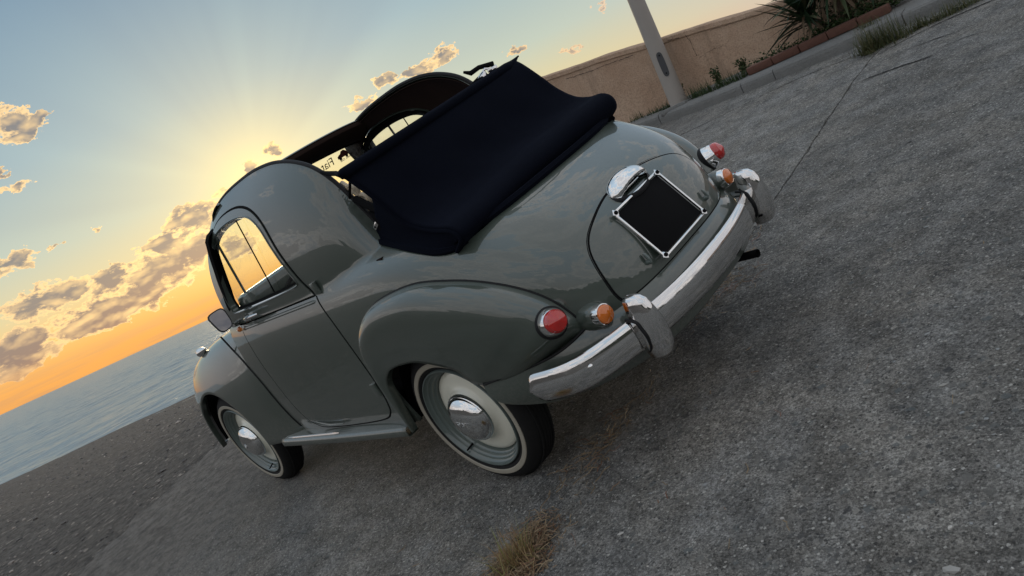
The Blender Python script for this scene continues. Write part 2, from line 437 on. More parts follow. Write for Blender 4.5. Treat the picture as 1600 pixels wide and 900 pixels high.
def glass_m(name, col=(.93, .96, .94), smear=.06):
    m, N, b, t = mat(name); co = objco(N)
    for n in list(t.nodes):
        if n.type != 'OUTPUT_MATERIAL': t.nodes.remove(n)
    co = objco(N)
    out = [n for n in t.nodes if n.type == 'OUTPUT_MATERIAL'][0]
    tr = t.nodes.new('ShaderNodeBsdfTransparent'); tr.inputs[0].default_value = (*col, 1)
    gl = t.nodes.new('ShaderNodeBsdfGlossy'); gl.inputs['Roughness'].default_value = .01
    df = t.nodes.new('ShaderNodeBsdfDiffuse'); df.inputs[0].default_value = (.6, .58, .5, 1)
    tl = t.nodes.new('ShaderNodeBsdfTranslucent'); tl.inputs[0].default_value = (.9, .88, .8, 1)
    g_ = t.nodes.new('ShaderNodeNewGeometry'); cs_ = N.m('ABSOLUTE', N.v('DOT_PRODUCT', g_.outputs['Incoming'], g_.outputs['Normal'])); fr = N.m('MULTIPLY_ADD', N.m('POWER', N.m('SUBTRACT', 1., cs_, clamp=True), 5.), .9, .05)
    mx = t.nodes.new('ShaderNodeMixShader'); N.l.new(fr, mx.inputs[0]); N.l.new(tr.outputs[0], mx.inputs[1]); N.l.new(gl.outputs[0], mx.inputs[2])
    n = N.noise(co, 6, 6, .7, 1.2); s = N.sstep(n, .45, .8)
    mx2 = t.nodes.new('ShaderNodeMixShader'); N.l.new(N.m('MULTIPLY', s, smear*2.2), mx2.inputs[0]); N.l.new(mx.outputs[0], mx2.inputs[1]); N.l.new(tl.outputs[0], mx2.inputs[2])
    N.l.new(mx2.outputs[0], out.inputs[0]); return m
GLASS = glass_m('smeared_window_glass', smear=.11)
GLASSF = glass_m('windscreen_glass', smear=.04)
def lens_m(name, col, rings=260):
    m, N, b, t = mat(name); co = objco(N)
    P_(b, base=col, rough=.12, coat=1., coatr=.03, sss=.0, spec=.6)
    b.inputs['Transmission Weight'].default_value = .25
    return m
RED = lens_m('red_lens', (.62, .016, .012)); AMBER = lens_m('amber_lens', (.85, .20, .015)); MIRROR = simple('mirror_glass', (.17, .17, .18), .015, 1, .02)
BEIGE = simple('beige_enamel', (.48, .40, .29), .5, 0, .1)
STICK = simple('sticker_black', (.012, .012, .012), .6); STRED = simple('sticker_maroon', (.11, .018, .015), .6)

# ==================================================================== THE CAR
def spl(xs, ys):
    xs = np.array(xs, float); ys = np.array(ys, float)
    h = np.diff(xs); d = np.diff(ys)/h
    m = np.zeros_like(ys); m[1:-1] = (h[1:]*d[:-1]+h[:-1]*d[1:])/(h[1:]+h[:-1])
    m[0] = 1.5*d[0]-.5*m[1]; m[-1] = 1.5*d[-1]-.5*m[-2]
    def f(x):
        x = np.clip(x, xs[0], xs[-1]); i = np.clip(np.searchsorted(xs, x)-1, 0, len(h)-1)
        t = (x-xs[i])/h[i]; a = ys[i]; b = ys[i+1]
        return (2*t**3-3*t**2+1)*a+(t**3-2*t**2+t)*h[i]*m[i]+(-2*t**3+3*t**2)*b+(t**3-t**2)*h[i]*m[i+1]
    return f
def smo(f, a, b, w):
    xs = np.linspace(a-4*w, b+4*w, 1200); ys = f(xs)
    # extend linearly past the ends before blurring
    lo = xs < a; hi = xs > b; e = (b-a)*1e-3
    ys[lo] = f(a)+(f(a+e)-f(a))/e*(xs[lo]-a); ys[hi] = f(b)+(f(b)-f(b-e))/e*(xs[hi]-b)
    k = np.exp(-.5*((np.arange(-300, 301)*(xs[1]-xs[0]))/w)**2); k /= k.sum()
    yp = np.convolve(np.pad(ys, 300, mode='edge'), k, 'valid')
    return lambda x: np.interp(x, xs, yp)
X0 = .30
_v = [0, .12, .25, .38, .52, .64, .74, .82, .89, .95, 1.0]
_z = [.31, .40, .50, .60, .71, .79, .85, .895, .93, .965, .985]
_w = [.590, .603, .608, .607, .604, .596, .586, .572, .545, .495, .42]
_xr = [-.76, -.765, -.757, -.73, -.668, -.575, -.468, -.355, -.225, -.05, .08]
_n = [3.3, 3.3, 3.3, 3.4, 3.5, 3.6, 3.8, 4.0, 4.0, 3.6, 3.4]
fz = smo(spl(_v, _z), 0, 1, .02); fw = smo(spl(_v, _w), 0, 1, .03); fx = smo(spl(_v, _xr), 0, 1, .03); fn = smo(spl(_v, _n), 0, 1, .03)
_vv = np.linspace(0, 1, 400); _zz = fz(_vv)
def v_of_z(z): return np.interp(z, _zz, _vv)
def body(q, v):
    q = np.asarray(q, float); v = np.asarray(v, float)
    z = fz(v); w = fw(v); a = X0-fx(v); n = fn(v)
    s = np.where(q < 0, -1., 1.); aq = np.abs(q); ps = np.clip(aq, 0, 1)*np.pi/2
    r = (np.abs(np.cos(ps))**n+np.abs(np.sin(ps))**n)**(-1/n)
    x = X0-a*r*np.cos(ps); y = w*r*np.sin(ps)
    ex = np.clip(aq-1, 0, None); x = x+ex
    y = y*(1-.05*np.clip((x-1.0)/.4, 0, None)**2)
    return np.stack([x, s*y, z+0*x], -1)
def body_y(x, z):
    "half width of the lower body at (x,z)"
    v = v_of_z(z); w = fw(v); a = X0-fx(v); n = fn(v)
    t = np.clip((X0-x)/a, 0, 1)
    y = w*(1-t**n)**(1/n)*(1-.05*np.clip((x-1.0)/.4, 0, None)**2)
    return np.where(z > .985, 0, y)
def body_n(q, v):
    e = 1e-3; T = body(q+e, v)-body(q-e, v); V = body(q, v+e)-body(q, v-e); n = np.cross(T, V); n /= np.linalg.norm(n, axis=-1, keepdims=True)+1e-12
    P = body(q, v)-np.array([.5, 0, .5])
    sg = np.sign((n*P).sum(-1, keepdims=True)); return n*np.where(sg == 0, 1, sg)
_rx = [-.02, .016, .054, .10, .16, .24, .34, .50, .70, .85, .98, 1.08, 1.20]
_rz = [.93, .965, 1.06, 1.19, 1.278, 1.335, 1.375, 1.403, 1.408, 1.402, 1.385, 1.36, 1.32]
frz = smo(spl(_rx, _rz), -.02, 1.2, .022)
fby = spl([-.02, .2, .5, .9, 1.2], [.50, .545, .567, .567, .56])
RY = .42; TM = 2.6
def smax(a, b, k=.02):
    h = np.clip(.5+.5*(a-b)/k, 0, 1); return b+(a-b)*h+k*h*(1-h)
def turret_y(x, z):
    zr = frz(x); yb = fby(x); hr = (1-(RY/yb)**TM)**(1/TM)
    h = np.clip((z-.86)/(zr-.86), -1, 1.0)*hr
    h = np.clip(h, 0, .999)
    y = yb*(1-h**TM)**(1/TM)
    return y
def side(x, z):
    "visible half width of cabin side: turret flowing into the lower body"
    return smax(turret_y(x, z), body_y(x, z), .018)
def S_side(x, z): return np.stack([x, side(x, z), z+0*x], -1)
def S_body_xz(x, z): return np.stack([x, body_y(x, z), z+0*x], -1)

car = empty('vintage_car', 'small grey green vintage convertible with its soft top open, parked on the beach ramp', 'car', M=RAMP)

# ---- outlines (x,z) of the left door
lower_door = [(.425, .905), (.385, .80), (.365, .70), (.36, .60), (.362, .50), (.385, .42), (.43, .365), (.52, .338), (.80, .328), (1.02, .333), (1.10, .355), (1.15, .41),
              (1.175, .55), (1.185, .75), (1.195, .905)]
LD = smoothpoly(lower_door, 150, closed=False)
frame_out = [(1.195, .905), (1.222, .96), (1.220, 1.05), (1.205, 1.15), (1.165, 1.235), (1.09, 1.290), (.96, 1.330), (.80, 1.338), (.67, 1.322), (.578, 1.283), (.522, 1.215), (.495, 1.10), (.462, .98), (.425, .905)]
FO = smoothpoly(frame_out, 150, closed=False)
glass_o = [(1.165, .985), (1.165, 1.05), (1.15, 1.14), (1.128, 1.215), (1.075, 1.266), (.96, 1.292), (.82, 1.299), (.70, 1.290), (.62, 1.268), (.562, 1.215), (.532, 1.13), (.505, 1.02), (.497, .985), (.52, .972), (.8, .966), (1.13, .968)]
GO = smoothpoly(glass_o, 170)
GAP = .0035

def wheel_hole(x, z):
    return (x > -.47) & (x < .275) & (z < .70)
def skip_body(q, v):
    P = body(q, v); return wheel_hole(P[..., 0], P[..., 2])
# the lower body in (q,v): hole for lid, hole for doors
def q_of_x(x): return 1+(np.asarray(x)-X0)
def xz_to_qv(P): return np.stack([q_of_x(P[:, 0]), v_of_z(P[:, 1])], 1)
DOOR_HOLE = np.vstack([offset_poly(np.vstack([LD, ]), 0)])
doorL_hole = xz_to_qv(np.vstack([LD]))
lid_px = [(.0, .575), (.12, .560), (.205, .535), (.275, .500), (.315, .455), (.336, .393), (.345, .322), (.346, .262), (.335, .228), (.30, .222), (.2, .222), (.1, .222), (0, .222)]
lidL = smoothpoly(lid_px, 80, closed=False)
LID = np.vstack([lidL, (lidL*[-1, 1])[::-1][1:-1]])
# outer boundary in (q,v): opening edge of the deck behind the canvas
open_edge = [(1.28, .95), (1.0, .965), (.72, .972), (.62, .970), (.583, .962), (.561, .934), (.548, .905), (.541, .869), (.532, .817), (.519, .775), (.49, .748), (.40, .757), (.2, .783), (0, .79)]
OE = smoothpoly(open_edge, 70, closed=False)
_top_fw = np.array([(2.09, .93), (1.93, .94), (1.6, .94), (1.3, .95)])
L_ = [(q, 0) for q in np.linspace(0, 2.09, 130)]
outerL = np.vstack([np.array(L_), np.stack([np.full(24, 2.09), np.linspace(.03, .90, 24)], 1), smoothpoly(_top_fw, 30, False), OE])
outerR = (outerL*[-1, 1])[::-1]
OUT = np.vstack([outerL[:-1], outerR[:-1]])
# the door hole opens into the belt: hole polygon closed along the belt
dh = np.vstack([doorL_hole, xz_to_qv(np.stack([np.linspace(1.195, .425, 40)[1:-1], np.full(38, .9055)], 1))])
holes = [dh, dh*[-1, 1], LID]
trimmed('body_shell', body, OUT, holes, .02, .02, PAINT, car, flange=.014, skip=skip_body)

# ---- black void liners behind the shut lines
def strip_tube(P, r, name, m, parent, closed=False, n=6, sub=None):
    b = MB(); b.tube(P, r, n, closed); return b.build(name, m, parent)
def on_body(Q, off=0):
    Q = np.asarray(Q); P = body(Q[:, 0], Q[:, 1]); return P+body_n(Q[:, 0], Q[:, 1])*off

# ---- engine-bay like lid on the tail
lid = trimmed('boot_lid', body, offset_poly(LID, .0055), [], .02, .02, PAINT, car, flange=.012, lift=.001)
strip_tube(on_body(LID, -.008), .009, 'lid_seal', BLACK, lid, closed=True)

# ---- cabin sides (turret), left and right
def poly_turret():
    railx = np.r_[np.linspace(.012, .3, 60), np.linspace(.31, 1.16, 60)]
    rail = np.stack([railx, frz(railx)], 1)
    front = np.array([(1.195, 1.30), (1.225, 1.22), (1.25, 1.12), (1.262, 1.02), (1.262, .93)])
    bott = np.array([(1.24, .905), (1.195, .9065)])
    belt = np.stack([np.linspace(1.195, .425, 50), np.full(50, .9065)], 1)
    rear = np.array([(.40, .903), (.33, .898), (.25, .895), (.15, .893), (.08, .898), (.03, .915), (.012, .94)])
    A = np.vstack([rail, smoothpoly(front, 30, False), bott[:1], belt, smoothpoly(rear, 30, False)[1:]])
    return A
# the frame hole (outer contour of the door's window frame)
FH = np.vstack([FO, np.stack([np.linspace(.425, 1.195, 40)[1:-1], np.full(38, .9055)], 1)])
# turret outline with the door opening notched out of its lower edge
def turret_outline():
    railx = np.r_[np.linspace(.012, .3, 60), np.linspace(.31, 1.16, 60)]
    rail = np.stack([railx, frz(railx)], 1)
    front = smoothpoly([(1.17, 1.325), (1.205, 1.28), (1.237, 1.20), (1.255, 1.10), (1.266, 1.0), (1.262, .91)], 30, False)
    notch = FO                                          # from (1.195,.905) over the window to (.425,.905)
    rear = smoothpoly([(.425, .905), (.36, .893), (.25, .888), (.15, .888), (.08, .898), (.03, .915), (.012, .94)], 30, False)
    return np.vstack([rail, front, notch, rear[1:]])
TO = turret_outline()
for s in (1, -1):
    tp = trimmed('cabin_side', S_side, TO, [], .007, .012, PAINT, car, s=s, flange=.016)
    # inner trim of the cabin side
    inn = offset_poly(TO, .004)
    trimmed('inner_trim', S_side, inn, [], .012, .02, HEADL, tp, s=s, flange=.004, lift=-.018)
    # door
    d = empty('door', None, None); d.parent = car
    GAPP = .004
    low = np.vstack([LD, np.stack([np.linspace(1.195, .425, 40)[1:-1], np.full(38, .9045)], 1)])
    lowp = offset_poly(low, .004)
    skin = trimmed('door_skin', S_body_xz, lowp, [], .02, .02, PAINT, d, s=s, flange=.012, lift=.0015)
    fr = np.vstack([FO, np.stack([np.linspace(.425, 1.195, 40)[1:-1], np.full(38, .9055)], 1)])
    frp = offset_poly(fr, .004)
    trimmed('window_frame', S_side, frp, [GO], .016, .016, PAINT, d, s=s, flange=.03, lift=.0045)
    # rubber and inner frame
    def on_side(P, off=0):
        P = np.asarray(P); return np.stack([P[:, 0], s*(side(P[:, 0], P[:, 1])+off), P[:, 1]], 1)
    strip_tube(on_side(FO, -.004), .0065, 'frame_rubber', BLACK, d)
    def on_low(P, off=0):
        P = np.asarray(P); return np.stack([P[:, 0], s*(body_y(P[:, 0], P[:, 1])+off), P[:, 1]], 1)
    strip_tube(on_low(LD, -.005), .0065, 'door_rubber', BLACK, d)
    # dark glazing channel inside the opening
    def S_ch(x, z): return np.stack([x, side(x, z)-.022, z+0*x], -1)
    trimmed('glazing_channel', S_ch, offset_poly(GO, -.014), [offset_poly(GO, .008)], .02, .02, BLACK, d, s=s, flange=.006)
    strip_tube(on_side(offset_poly(GO, -.006), .0055), .0032, 'window_bead', PAINT, d, closed=True)
    def S_gl(x, z): return np.stack([x, side(x, z)*0+.515-.10*(z-1.0)+.0*x, z+0*x], -1)
    trimmed('window_glass', S_gl, offset_poly(GO, -.004), [], .05, .05, GLASS, d, s=s, flange=.004)
    b = MB(); zt = 1.292
    b.tube([(.742, s*(.53-.10*(zt-1.)), zt), (.775, s*(.533), .968)], .003, 6); b.build('sliding_glass_edge', BLACK, d)
    b = MB(); b.tube([(1.0, s*.478, 1.262), (.855, s*.524, 1.26-.296)], .0045, 6) if False else None
    # chrome sill strip and belt moulding
    b = MB(); xs = np.linspace(.53, 1.15, 24)
    b.tube([(x, s*(side(x, .962)+.003), .9625+.0*x) for x in xs], .0042, 6); b.build('sill_strip', CHROME, d)
    b = MB(); xs = np.linspace(.43, 1.19, 30)
    b.tube([(x, s*(body_y(x, .885)-.001), .885) for x in xs], [.0015]+[.0075]*28+[.0015], 8); b.build('belt_moulding', PAINT, d)
    # handle
    b = MB(); b.tube([(1.04, s*.585, .928), (1.02, s*.60, .93), (.96, s*.604, .932), (.88, s*.600, .931)], [.011, .010, .009, .006], 10)
    b.lathe([(0, .014), (.02, .013), (.022, 0)], 16, (1.04, s*.568, .928), (0, s, 0)); b.build('handle', CHROME, d)
    # hinges
    for (x, z, h) in ((.395, .93, .05), (.383, .49, .055)):
        b = MB(); yy = float(side(np.array([x]), np.array([z]))[0]) if z > .8 else float(body_y(np.array([x]), np.array([z])))
        b.box((x, s*(yy+.004), z), (.032, .018, h), None, .003); b.tube([(x-.018, s*(yy+.008), z-h/2), (x-.018, s*(yy+.008), z+h/2)], .0065, 8)
        b.build('hinge', PAINT, d)
    # scuff guard near the foot of the door
    b = MB(); b.tube([(1.06, s*.603, .37), (.95, s*.607, .352), (.83, s*.606, .349)], [.003, .005, .002], 6); b.build('scuff_strip', PAINT, d)

# roof rails, header and windscreen
for s in (1, -1):
    b = MB(); xs = np.linspace(.016, 1.0, 60)
    b.tube([(x, s*(RY-.006), float(frz(x))+.001) for x in xs], .0085, 8); b.build('roof_rail_seal', RUBBER, car)
hd = []
for y in np.linspace(-.43, .43, 40):
    t = abs(y)/.43; row = []
    cr = .016*(1-t*t)
    for (x, z) in ((.955, 1.372), (.955, 1.389), (.975, 1.394), (1.01, 1.388), (1.06, 1.372), (1.09, 1.352), (1.098, 1.325), (1.085, 1.318), (1.04, 1.325), (.985, 1.34), (.955, 1.372)):
        row.append((x-.035*t**6, y, z+cr-.010*t**6))
    hd.append(row)
grid('header_rail', hd, HEADL, car)
hd2 = []
for y in np.linspace(-.44, .44, 40):
    t = abs(y)/.44; cr = .016*(1-t*t)
    hd2.append([(x-.035*t**6, y, z+cr+.0025-.010*t**6) for (x, z) in ((.953, 1.390), (.975, 1.3955), (1.01, 1.390), (1.06, 1.374), (1.092, 1.354), (1.101, 1.325))])
grid('header_skin', hd2, PAINT, car, .002)
# windscreen: frame and glass
def ws_pt(y, t):           # t 0 top..1 bottom
    x = 1.085+(1.235-1.085)*t-.05*(abs(y)/.5)**2.5; z = 1.325+(.94-1.325)*t+(.016*(1-(y/.43)**2) if t < .5 else 0); return (x, y, z)
WS = smoothpoly([(-.445, .035), (-.2, .0), (0, -.01), (.2, .0), (.445, .035), (.487, .15), (.517, .6), (.525, .9), (.45, 1.0), (0, 1.0), (-.45, 1.0), (-.525, .9), (-.517, .6), (-.487, .15)], 100)
def S_ws(y, t): return np.stack([1.10+.165*t-.03*(np.abs(y)/.5)**2.5, y, 1.325-.385*t+.016*(1-(y/.43)**2)*(1-t)], -1)
wsf = trimmed('windscreen_frame', S_ws, offset_poly(WS, -.035), [offset_poly(WS, .006)], .04, .05, BLACK, car, flange=.02)
trimmed('windscreen_glass', S_ws, WS, [], .08, .1, GLASSF, wsf, flange=.003)
# stickers on the glass, read from outside, so mirrored from the cabin
def text_on(txt, size, p, ux, uy, m, parent, name='lettering'):
    cu = bpy.data.curves.new(name, 'FONT'); cu.body = txt; cu.size = size; cu.extrude = .0004; cu.align_x = 'CENTER'
    o = bpy.data.objects.new(name, cu); C.objects.link(o); dg = bpy.context.evaluated_depsgraph_get()
    me = bpy.data.meshes.new_from_object(o.evaluated_get(dg)); bpy.data.objects.remove(o)
    ux = Vector(ux).normalized(); uy = Vector(uy).normalized(); uz = ux.cross(uy)
    M = Matrix((ux, uy, uz)).transposed().to_4x4(); M.translation = Vector(p); me.transform(M)
    me.materials.clear(); me.materials.append(m)
    o = bpy.data.objects.new(name, me); C.objects.link(o); o.parent = parent; return o
wup = Vector((-.15, 0, .385)).normalized()
def wsv(y, t): return Vector(S_ws(np.array([y]), np.array([t]))[0])
text_on('Fiat', .058, wsv(-.235, .155)+Vector((-.008, 0, 0)), (0, 1, 0), wup, STICK, wsf)
text_on('www. Club', .016, wsv(-.345, .165)+Vector((-.008, 0, 0)), (0, 1, 0), wup, STICK, wsf)
text_on('CLUB', .052, wsv(.33, .10)+Vector((-.008, 0, 0)), (0, 1, 0), wup, STICK, wsf)
# little car emblem
cp = [(-.035, -.010), (.035, -.010), (.036, .002), (.026, .008), (.014, .011), (.006, .021), (-.012, .023), (-.024, .014), (-.034, .006)]
def emblem(pts, m, dy, dz, sc_=1):
    o0 = wsv(-.335, .10)+Vector((-.009, dy, 0))+wup*dz
    V = [o0+Vector((0, 1, 0))*a*sc_+wup*b*sc_ for a, b in pts]; mesh('emblem', V, [tuple(range(len(V)))], m, wsf, smooth=False)
emblem(cp, STRED, 0, 0)
for dy in (-.022, .02): emblem([(math.cos(a)*.009, math.sin(a)*.009) for a in np.linspace(0, 2*PI, 12, endpoint=False)], STICK, dy, -.012)

# ---- fenders : patches between a seam on the body (B) and the arch / lower edge (A)
def fender(name, Bq, A, hb, nseg=100, nb=22, s=1):
    pass
# rear fender seam on body, (q,v), from the foot by the running board over the top to the tail tip
SB = [(1.018, .00), (.998, .22), (.985, .38), (.965, .485), (.900, .600), (.805, .675), (.665, .692), (.583, .630), (.524, .535), (.475, .415), (.452, .300), (.448, .226)]
SA = [(.302, .634, .292), (.262, .640, .44), (.225, .643, .525), (.170, .645, .563), (.110, .646, .580), (.045, .646, .585), (-.045, .645, .580), (-.125, .643, .556), (-.190, .634, .518), (-.262, .618, .442), (-.47, .562, .448), (-.635, .470, .462)]
VT_ = spl([0, .3, .38, .448, .476, .508, .564, .621, .659, .689, .72], [.220, .220, .220, .226, .211, .197, .187, .182, .178, .172, .17])
def _sp(aq):
    v = float(VT_(aq)); p = body(np.array([aq]), np.array([v]))[0]; n = body_n(np.array([aq]), np.array([v]))[0]; n[2] = 0; n /= np.linalg.norm(n)
    k = min(1, max(0, (aq-.36)/.22)); return tuple(p+n*(.030*k*k*(3-2*k)))
SA[-3] = _sp(.689); SA[-2] = _sp(.565); SA[-1] = _sp(.448)
SH = [.012, .030, .038, .045, .050, .052, .055, .058, .062, .066, .040, .0]
nB = 130; NBB = 26
def make_rear_fender(s):
    B = smoothpoly(SB, nB, False); Bp = body(B[:, 0], B[:, 1]); Bn = body_n(B[:, 0], B[:, 1])
    # keep normals mostly horizontal so the fender swells outward
    Bn = Bn*[1, 1, .35]; Bn /= np.linalg.norm(Bn, axis=1)[:, None]
    tB = np.linspace(0, 1, nB)
    Br = smoothpoly(SB, 2000, False); # arclength matched key parameters
    key = []
    for q in SB: key.append(np.argmin(((Br-np.array(q))**2).sum(1))/1999)
    key = np.array(key); key[0] = 0; key[-1] = 1
    A = np.stack([spl(key, np.array(SA)[:, k])(tB) for k in range(3)], 1); H = spl(key, SH)(tB)
    P = np.zeros((nB, NBB, 3))
    for j, b in enumerate(np.linspace(0, 1, NBB)):
        g = b; c = math.sin(PI*b**.62)*1.0
        gz = 1-math.cos(b*PI/2); gy = math.sin(b*PI/2)
        base = np.stack([Bp[:, 0]*(1-gz)+A[:, 0]*gz, Bp[:, 1]*(1-gy)+A[:, 1]*gy, Bp[:, 2]*(1-gz)+A[:, 2]*gz], 1)
        P[:, j] = base+Bn*(H*c*.62)[:, None]
    P[:, :, 1] *= s
    # inward lip along the wheel arch
    lip = P[:, -1].copy(); lip2 = lip.copy(); lip2[:, 1] -= s*.006; lip3 = lip.copy(); lip3[:, 1] -= s*.03
    P2 = np.concatenate([P, lip2[:, None], lip3[:, None]], 1)
    f = grid('rear_fender', P2, PAINT, car, flip=(s < 0))
    seamP = P[:, 0]*1.0+Bn*[1, s, 1]*.001
    strip_tube(seamP, .0042, 'piping', RUBBER, f)
    return f, P
RF = {}
for s in (1, -1): RF[s] = make_rear_fender(s)

# rear apron below the lid and fender seams
VT = spl([0, .3, .38, .448, .476, .508, .564, .621, .659, .689, .72], [.220, .220, .220, .226, .211, .197, .187, .182, .178, .172, .17])
def seam_pt(q, s=1):
    aq = abs(q); v = float(VT(aq)); p = body(np.array([aq]), np.array([v]))[0]; n = body_n(np.array([aq]), np.array([v]))[0]; n[2] = 0; n /= np.linalg.norm(n)
    k = min(1, max(0, (aq-.36)/.22)); p = p+n*(.030*k*k*(3-2*k)); return p*[1, s if q >= 0 else -s, 1], n*[1, s if q >= 0 else -s, 1]
def make_apron():
    nq = 160; qs = np.linspace(-.689, .689, nq); nt = 26; P = np.zeros((nq, nt, 3))
    for i, q in enumerate(qs):
        for j, t in enumerate(np.linspace(0, 1, nt)):
            # the edge sweeps back round the tyre
            qq = q*(1-.17*(t**3.5)*(abs(q)/.689)**3)
            p0, n = seam_pt(qq); o0 = 0
            v0 = float(VT(abs(qq))); zt = p0[2]; zb = .300+.004*(abs(q)/.7)**2
            k = min(1, max(0, (abs(qq)-.36)/.22)); k = k*k*(3-2*k)
            o = .036*math.sin(PI/2*min(1, t/.45))**.85*(1-k)+.006*math.sin(PI*min(1, t/.8))*k
            o -= .016*max(0, (t-.5)/.5)**2
            z = zt+(zb-zt)*t
            P[i, j] = (p0[0]+n[0]*o, p0[1]+n[1]*o, z)
    inner = P[:, -1].copy(); inner[:, 0] += .03; inner[:, 1] *= .96; inner[:, 2] -= .004
    P = np.concatenate([P, inner[:, None]], 1)
    a = grid('rear_apron', P, PAINT, car)
    for s in (1, -1):
        strip_tube([seam_pt(s*x)[0]+np.array([-.001, s*.002, .001]) for x in np.linspace(.446, .687, 40)], .0042, 'apron_piping', RUBBER, a)
    # folded lip along the wheel openings
    for e in (0, nq-1):
        L = P[e, :nt]; L2 = L.copy(); L2[:, 1] *= .95; grid('arch_lip', np.stack([L, L2], 0), PAINT, a)
    return a
make_apron()
# front fenders: sections across, stations along x
def make_front_fender(s):
    fyo = spl([1.15, 1.25, 1.4, 1.6, 1.9, 2.15, 2.3, 2.4, 2.46], [.500, .560, .607, .632, .648, .648, .632, .600, .545])
    fzt = spl([1.15, 1.3, 1.5, 1.7, 1.9, 2.1, 2.25, 2.35, 2.42, 2.46], [.905, .893, .878, .865, .845, .812, .770, .72, .65, .57])
    def zb(x):
        d = x-2.0; R = .352
        if abs(d) < R: return .29+math.sqrt(max(R*R-d*d, 0))*.985
        return .29
    xs = np.r_[np.linspace(1.15, 1.63, 24), np.linspace(1.64, 1.70, 12), np.linspace(1.72, 2.28, 40), np.linspace(2.29, 2.36, 14), np.linspace(2.37, 2.458, 14)]
    P = []
    for x in xs:
        yo = float(fyo(x)); zt = float(fzt(x)); b0 = min(zb(x), zt-.04); row = []; n = 2.5
        aa = np.linspace(0, 1, 400)*PI/2; rr_ = (np.abs(np.cos(aa))**n+np.abs(np.sin(aa))**n)**(-1/n); zz_ = .285+(zt-.285)*rr_*np.cos(aa); amax = float(np.interp(-b0, -zz_, aa))
        yc = .43 - .04*max(0, (x-2.2)/.26)
        for a in np.linspace(0, 1, 12):            # inner flank up to the crest
            t = a*PI/2; row.append((x, yc-.17*math.cos(t)**.8, zt-.28*(1-math.sin(t)**.9)))
        zz = .30
        for a in np.linspace(0, 1, 34)[1:]:
            # superellipse from crest to the lower edge, stopped at the arch
            n = 2.5
            t = a*amax; r = (abs(math.cos(t))**n+abs(math.sin(t))**n)**(-1/n)
            y = yc+(yo-yc)*r*math.sin(t); z = .285+(zt-.285)*r*math.cos(t)
            row.append((x, y, z))
        e = row[-1]; row += [(e[0], e[1]-.006, e[2]-.002), (e[0], e[1]-.03, e[2])]
        P.append(row)
    P = np.array(P); P[:, :, 1] *= s
    f = grid('front_fender', P, PAINT, car, flip=(s < 0))
    # nose cap closing the front
    e = P[-1]; cpt = np.array([2.475, s*.45, .45]); nn = len(e)
    mesh('nose_cap', list(e[:-2])+[cpt], [(i, i+1, nn-2) if s < 0 else (i+1, i, nn-2) for i in range(nn-3)], PAINT, f)
    # piping where fender meets the body side
    pts = []
    for z in np.linspace(.345, .87, 28):
        best = None
        for x in np.linspace(1.16, 1.5, 120):
            yo = float(fyo(x)); zt = float(fzt(x)); yc = .43; n = 2.5
            if z < zt:
                k = (z-.29)/(zt-.29); yy = yc+(yo-yc)*(1-max(0, min(1, k))**n)**(1/n)
            else: yy = 0
            by = float(body_y(np.array(x), np.array(z)))
            if yy > by: best = (x, s*(by+.001), z); break
        if best: pts.append(best)
    if pts: pts += [(max(pts[-1][0]+.01, 1.31), s*(float(body_y(np.array(1.31), np.array(.885)))+.001), .888)]
    if len(pts) > 3: strip_tube(pts, .0045, 'piping', RUBBER, f)
    # parking lamp on the crest
    b = MB(); b.lathe([(-.035, .004), (-.03, .014), (-.01, .023), (.015, .027), (.04, .02), (.07, .010), (.095, .002)], 20, (2.03, s*.50, .832), (-1, 0, .12))
    b.build('parking_lamp', POLISH, f)
    b = MB(); b.lathe([(0, .085), (.01, .085), (.05, .062), (.1, .03), (.115, 0)], 24, (2.36, s*.40, .62), (-1, 0, 0)); b.lathe([(0, .09), (-.02, .085), (-.035, .05), (-.04, 0)], 24, (2.40, s*.40, .62), (-1, 0, 0))
    b.build('headlight', POLISH, f)
    return f
for s in (1, -1): make_front_fender(s)

# hood and nose between the fenders
P = []
for i, x in enumerate(np.linspace(1.235, 2.56, 30)):
    t = (x-1.235)/1.325; hw = .552*(1-t)**.9+.13*t+.05*math.sin(t*PI); zt = .895-.12*t-.20*max(0, t-.75)**1.3*4*.5; row = []
    for a in np.linspace(-1, 1, 41):
        th = a*PI/2; n = 2.6; r = (abs(math.cos(th))**n+abs(math.sin(th))**n)**(-1/n)
        row.append((x, hw*r*math.sin(th), .36+(zt-.36)*r*math.cos(th)))
    P.append(row)
hood = grid('hood', P, PAINT, car, flip=True)
b = MB(); b.tube([(1.30, 0, .893), (1.7, 0, .856), (2.2, 0, .810), (2.3, 0, .79)], [.003, .006, .006, .003], 8); b.build('hood_strip', CHROME, hood)
e = P[-1]; mesh('grille', e+[(2.58, 0, .55)], [(i, i+1, len(e)) for i in range(len(e)-1)], CHROME, car)
# cowl panel under the windscreen
P = []
for y in np.linspace(-.55, .55, 30):
    k = 1-(abs(y)/.56)**3
    P.append([(1.20, y, .935+.004*k), (1.235, y, .945*k+.90*(1-k)), (1.27, y, .955*k+.85*(1-k))])
grid('cowl', P, PAINT, car, .003)
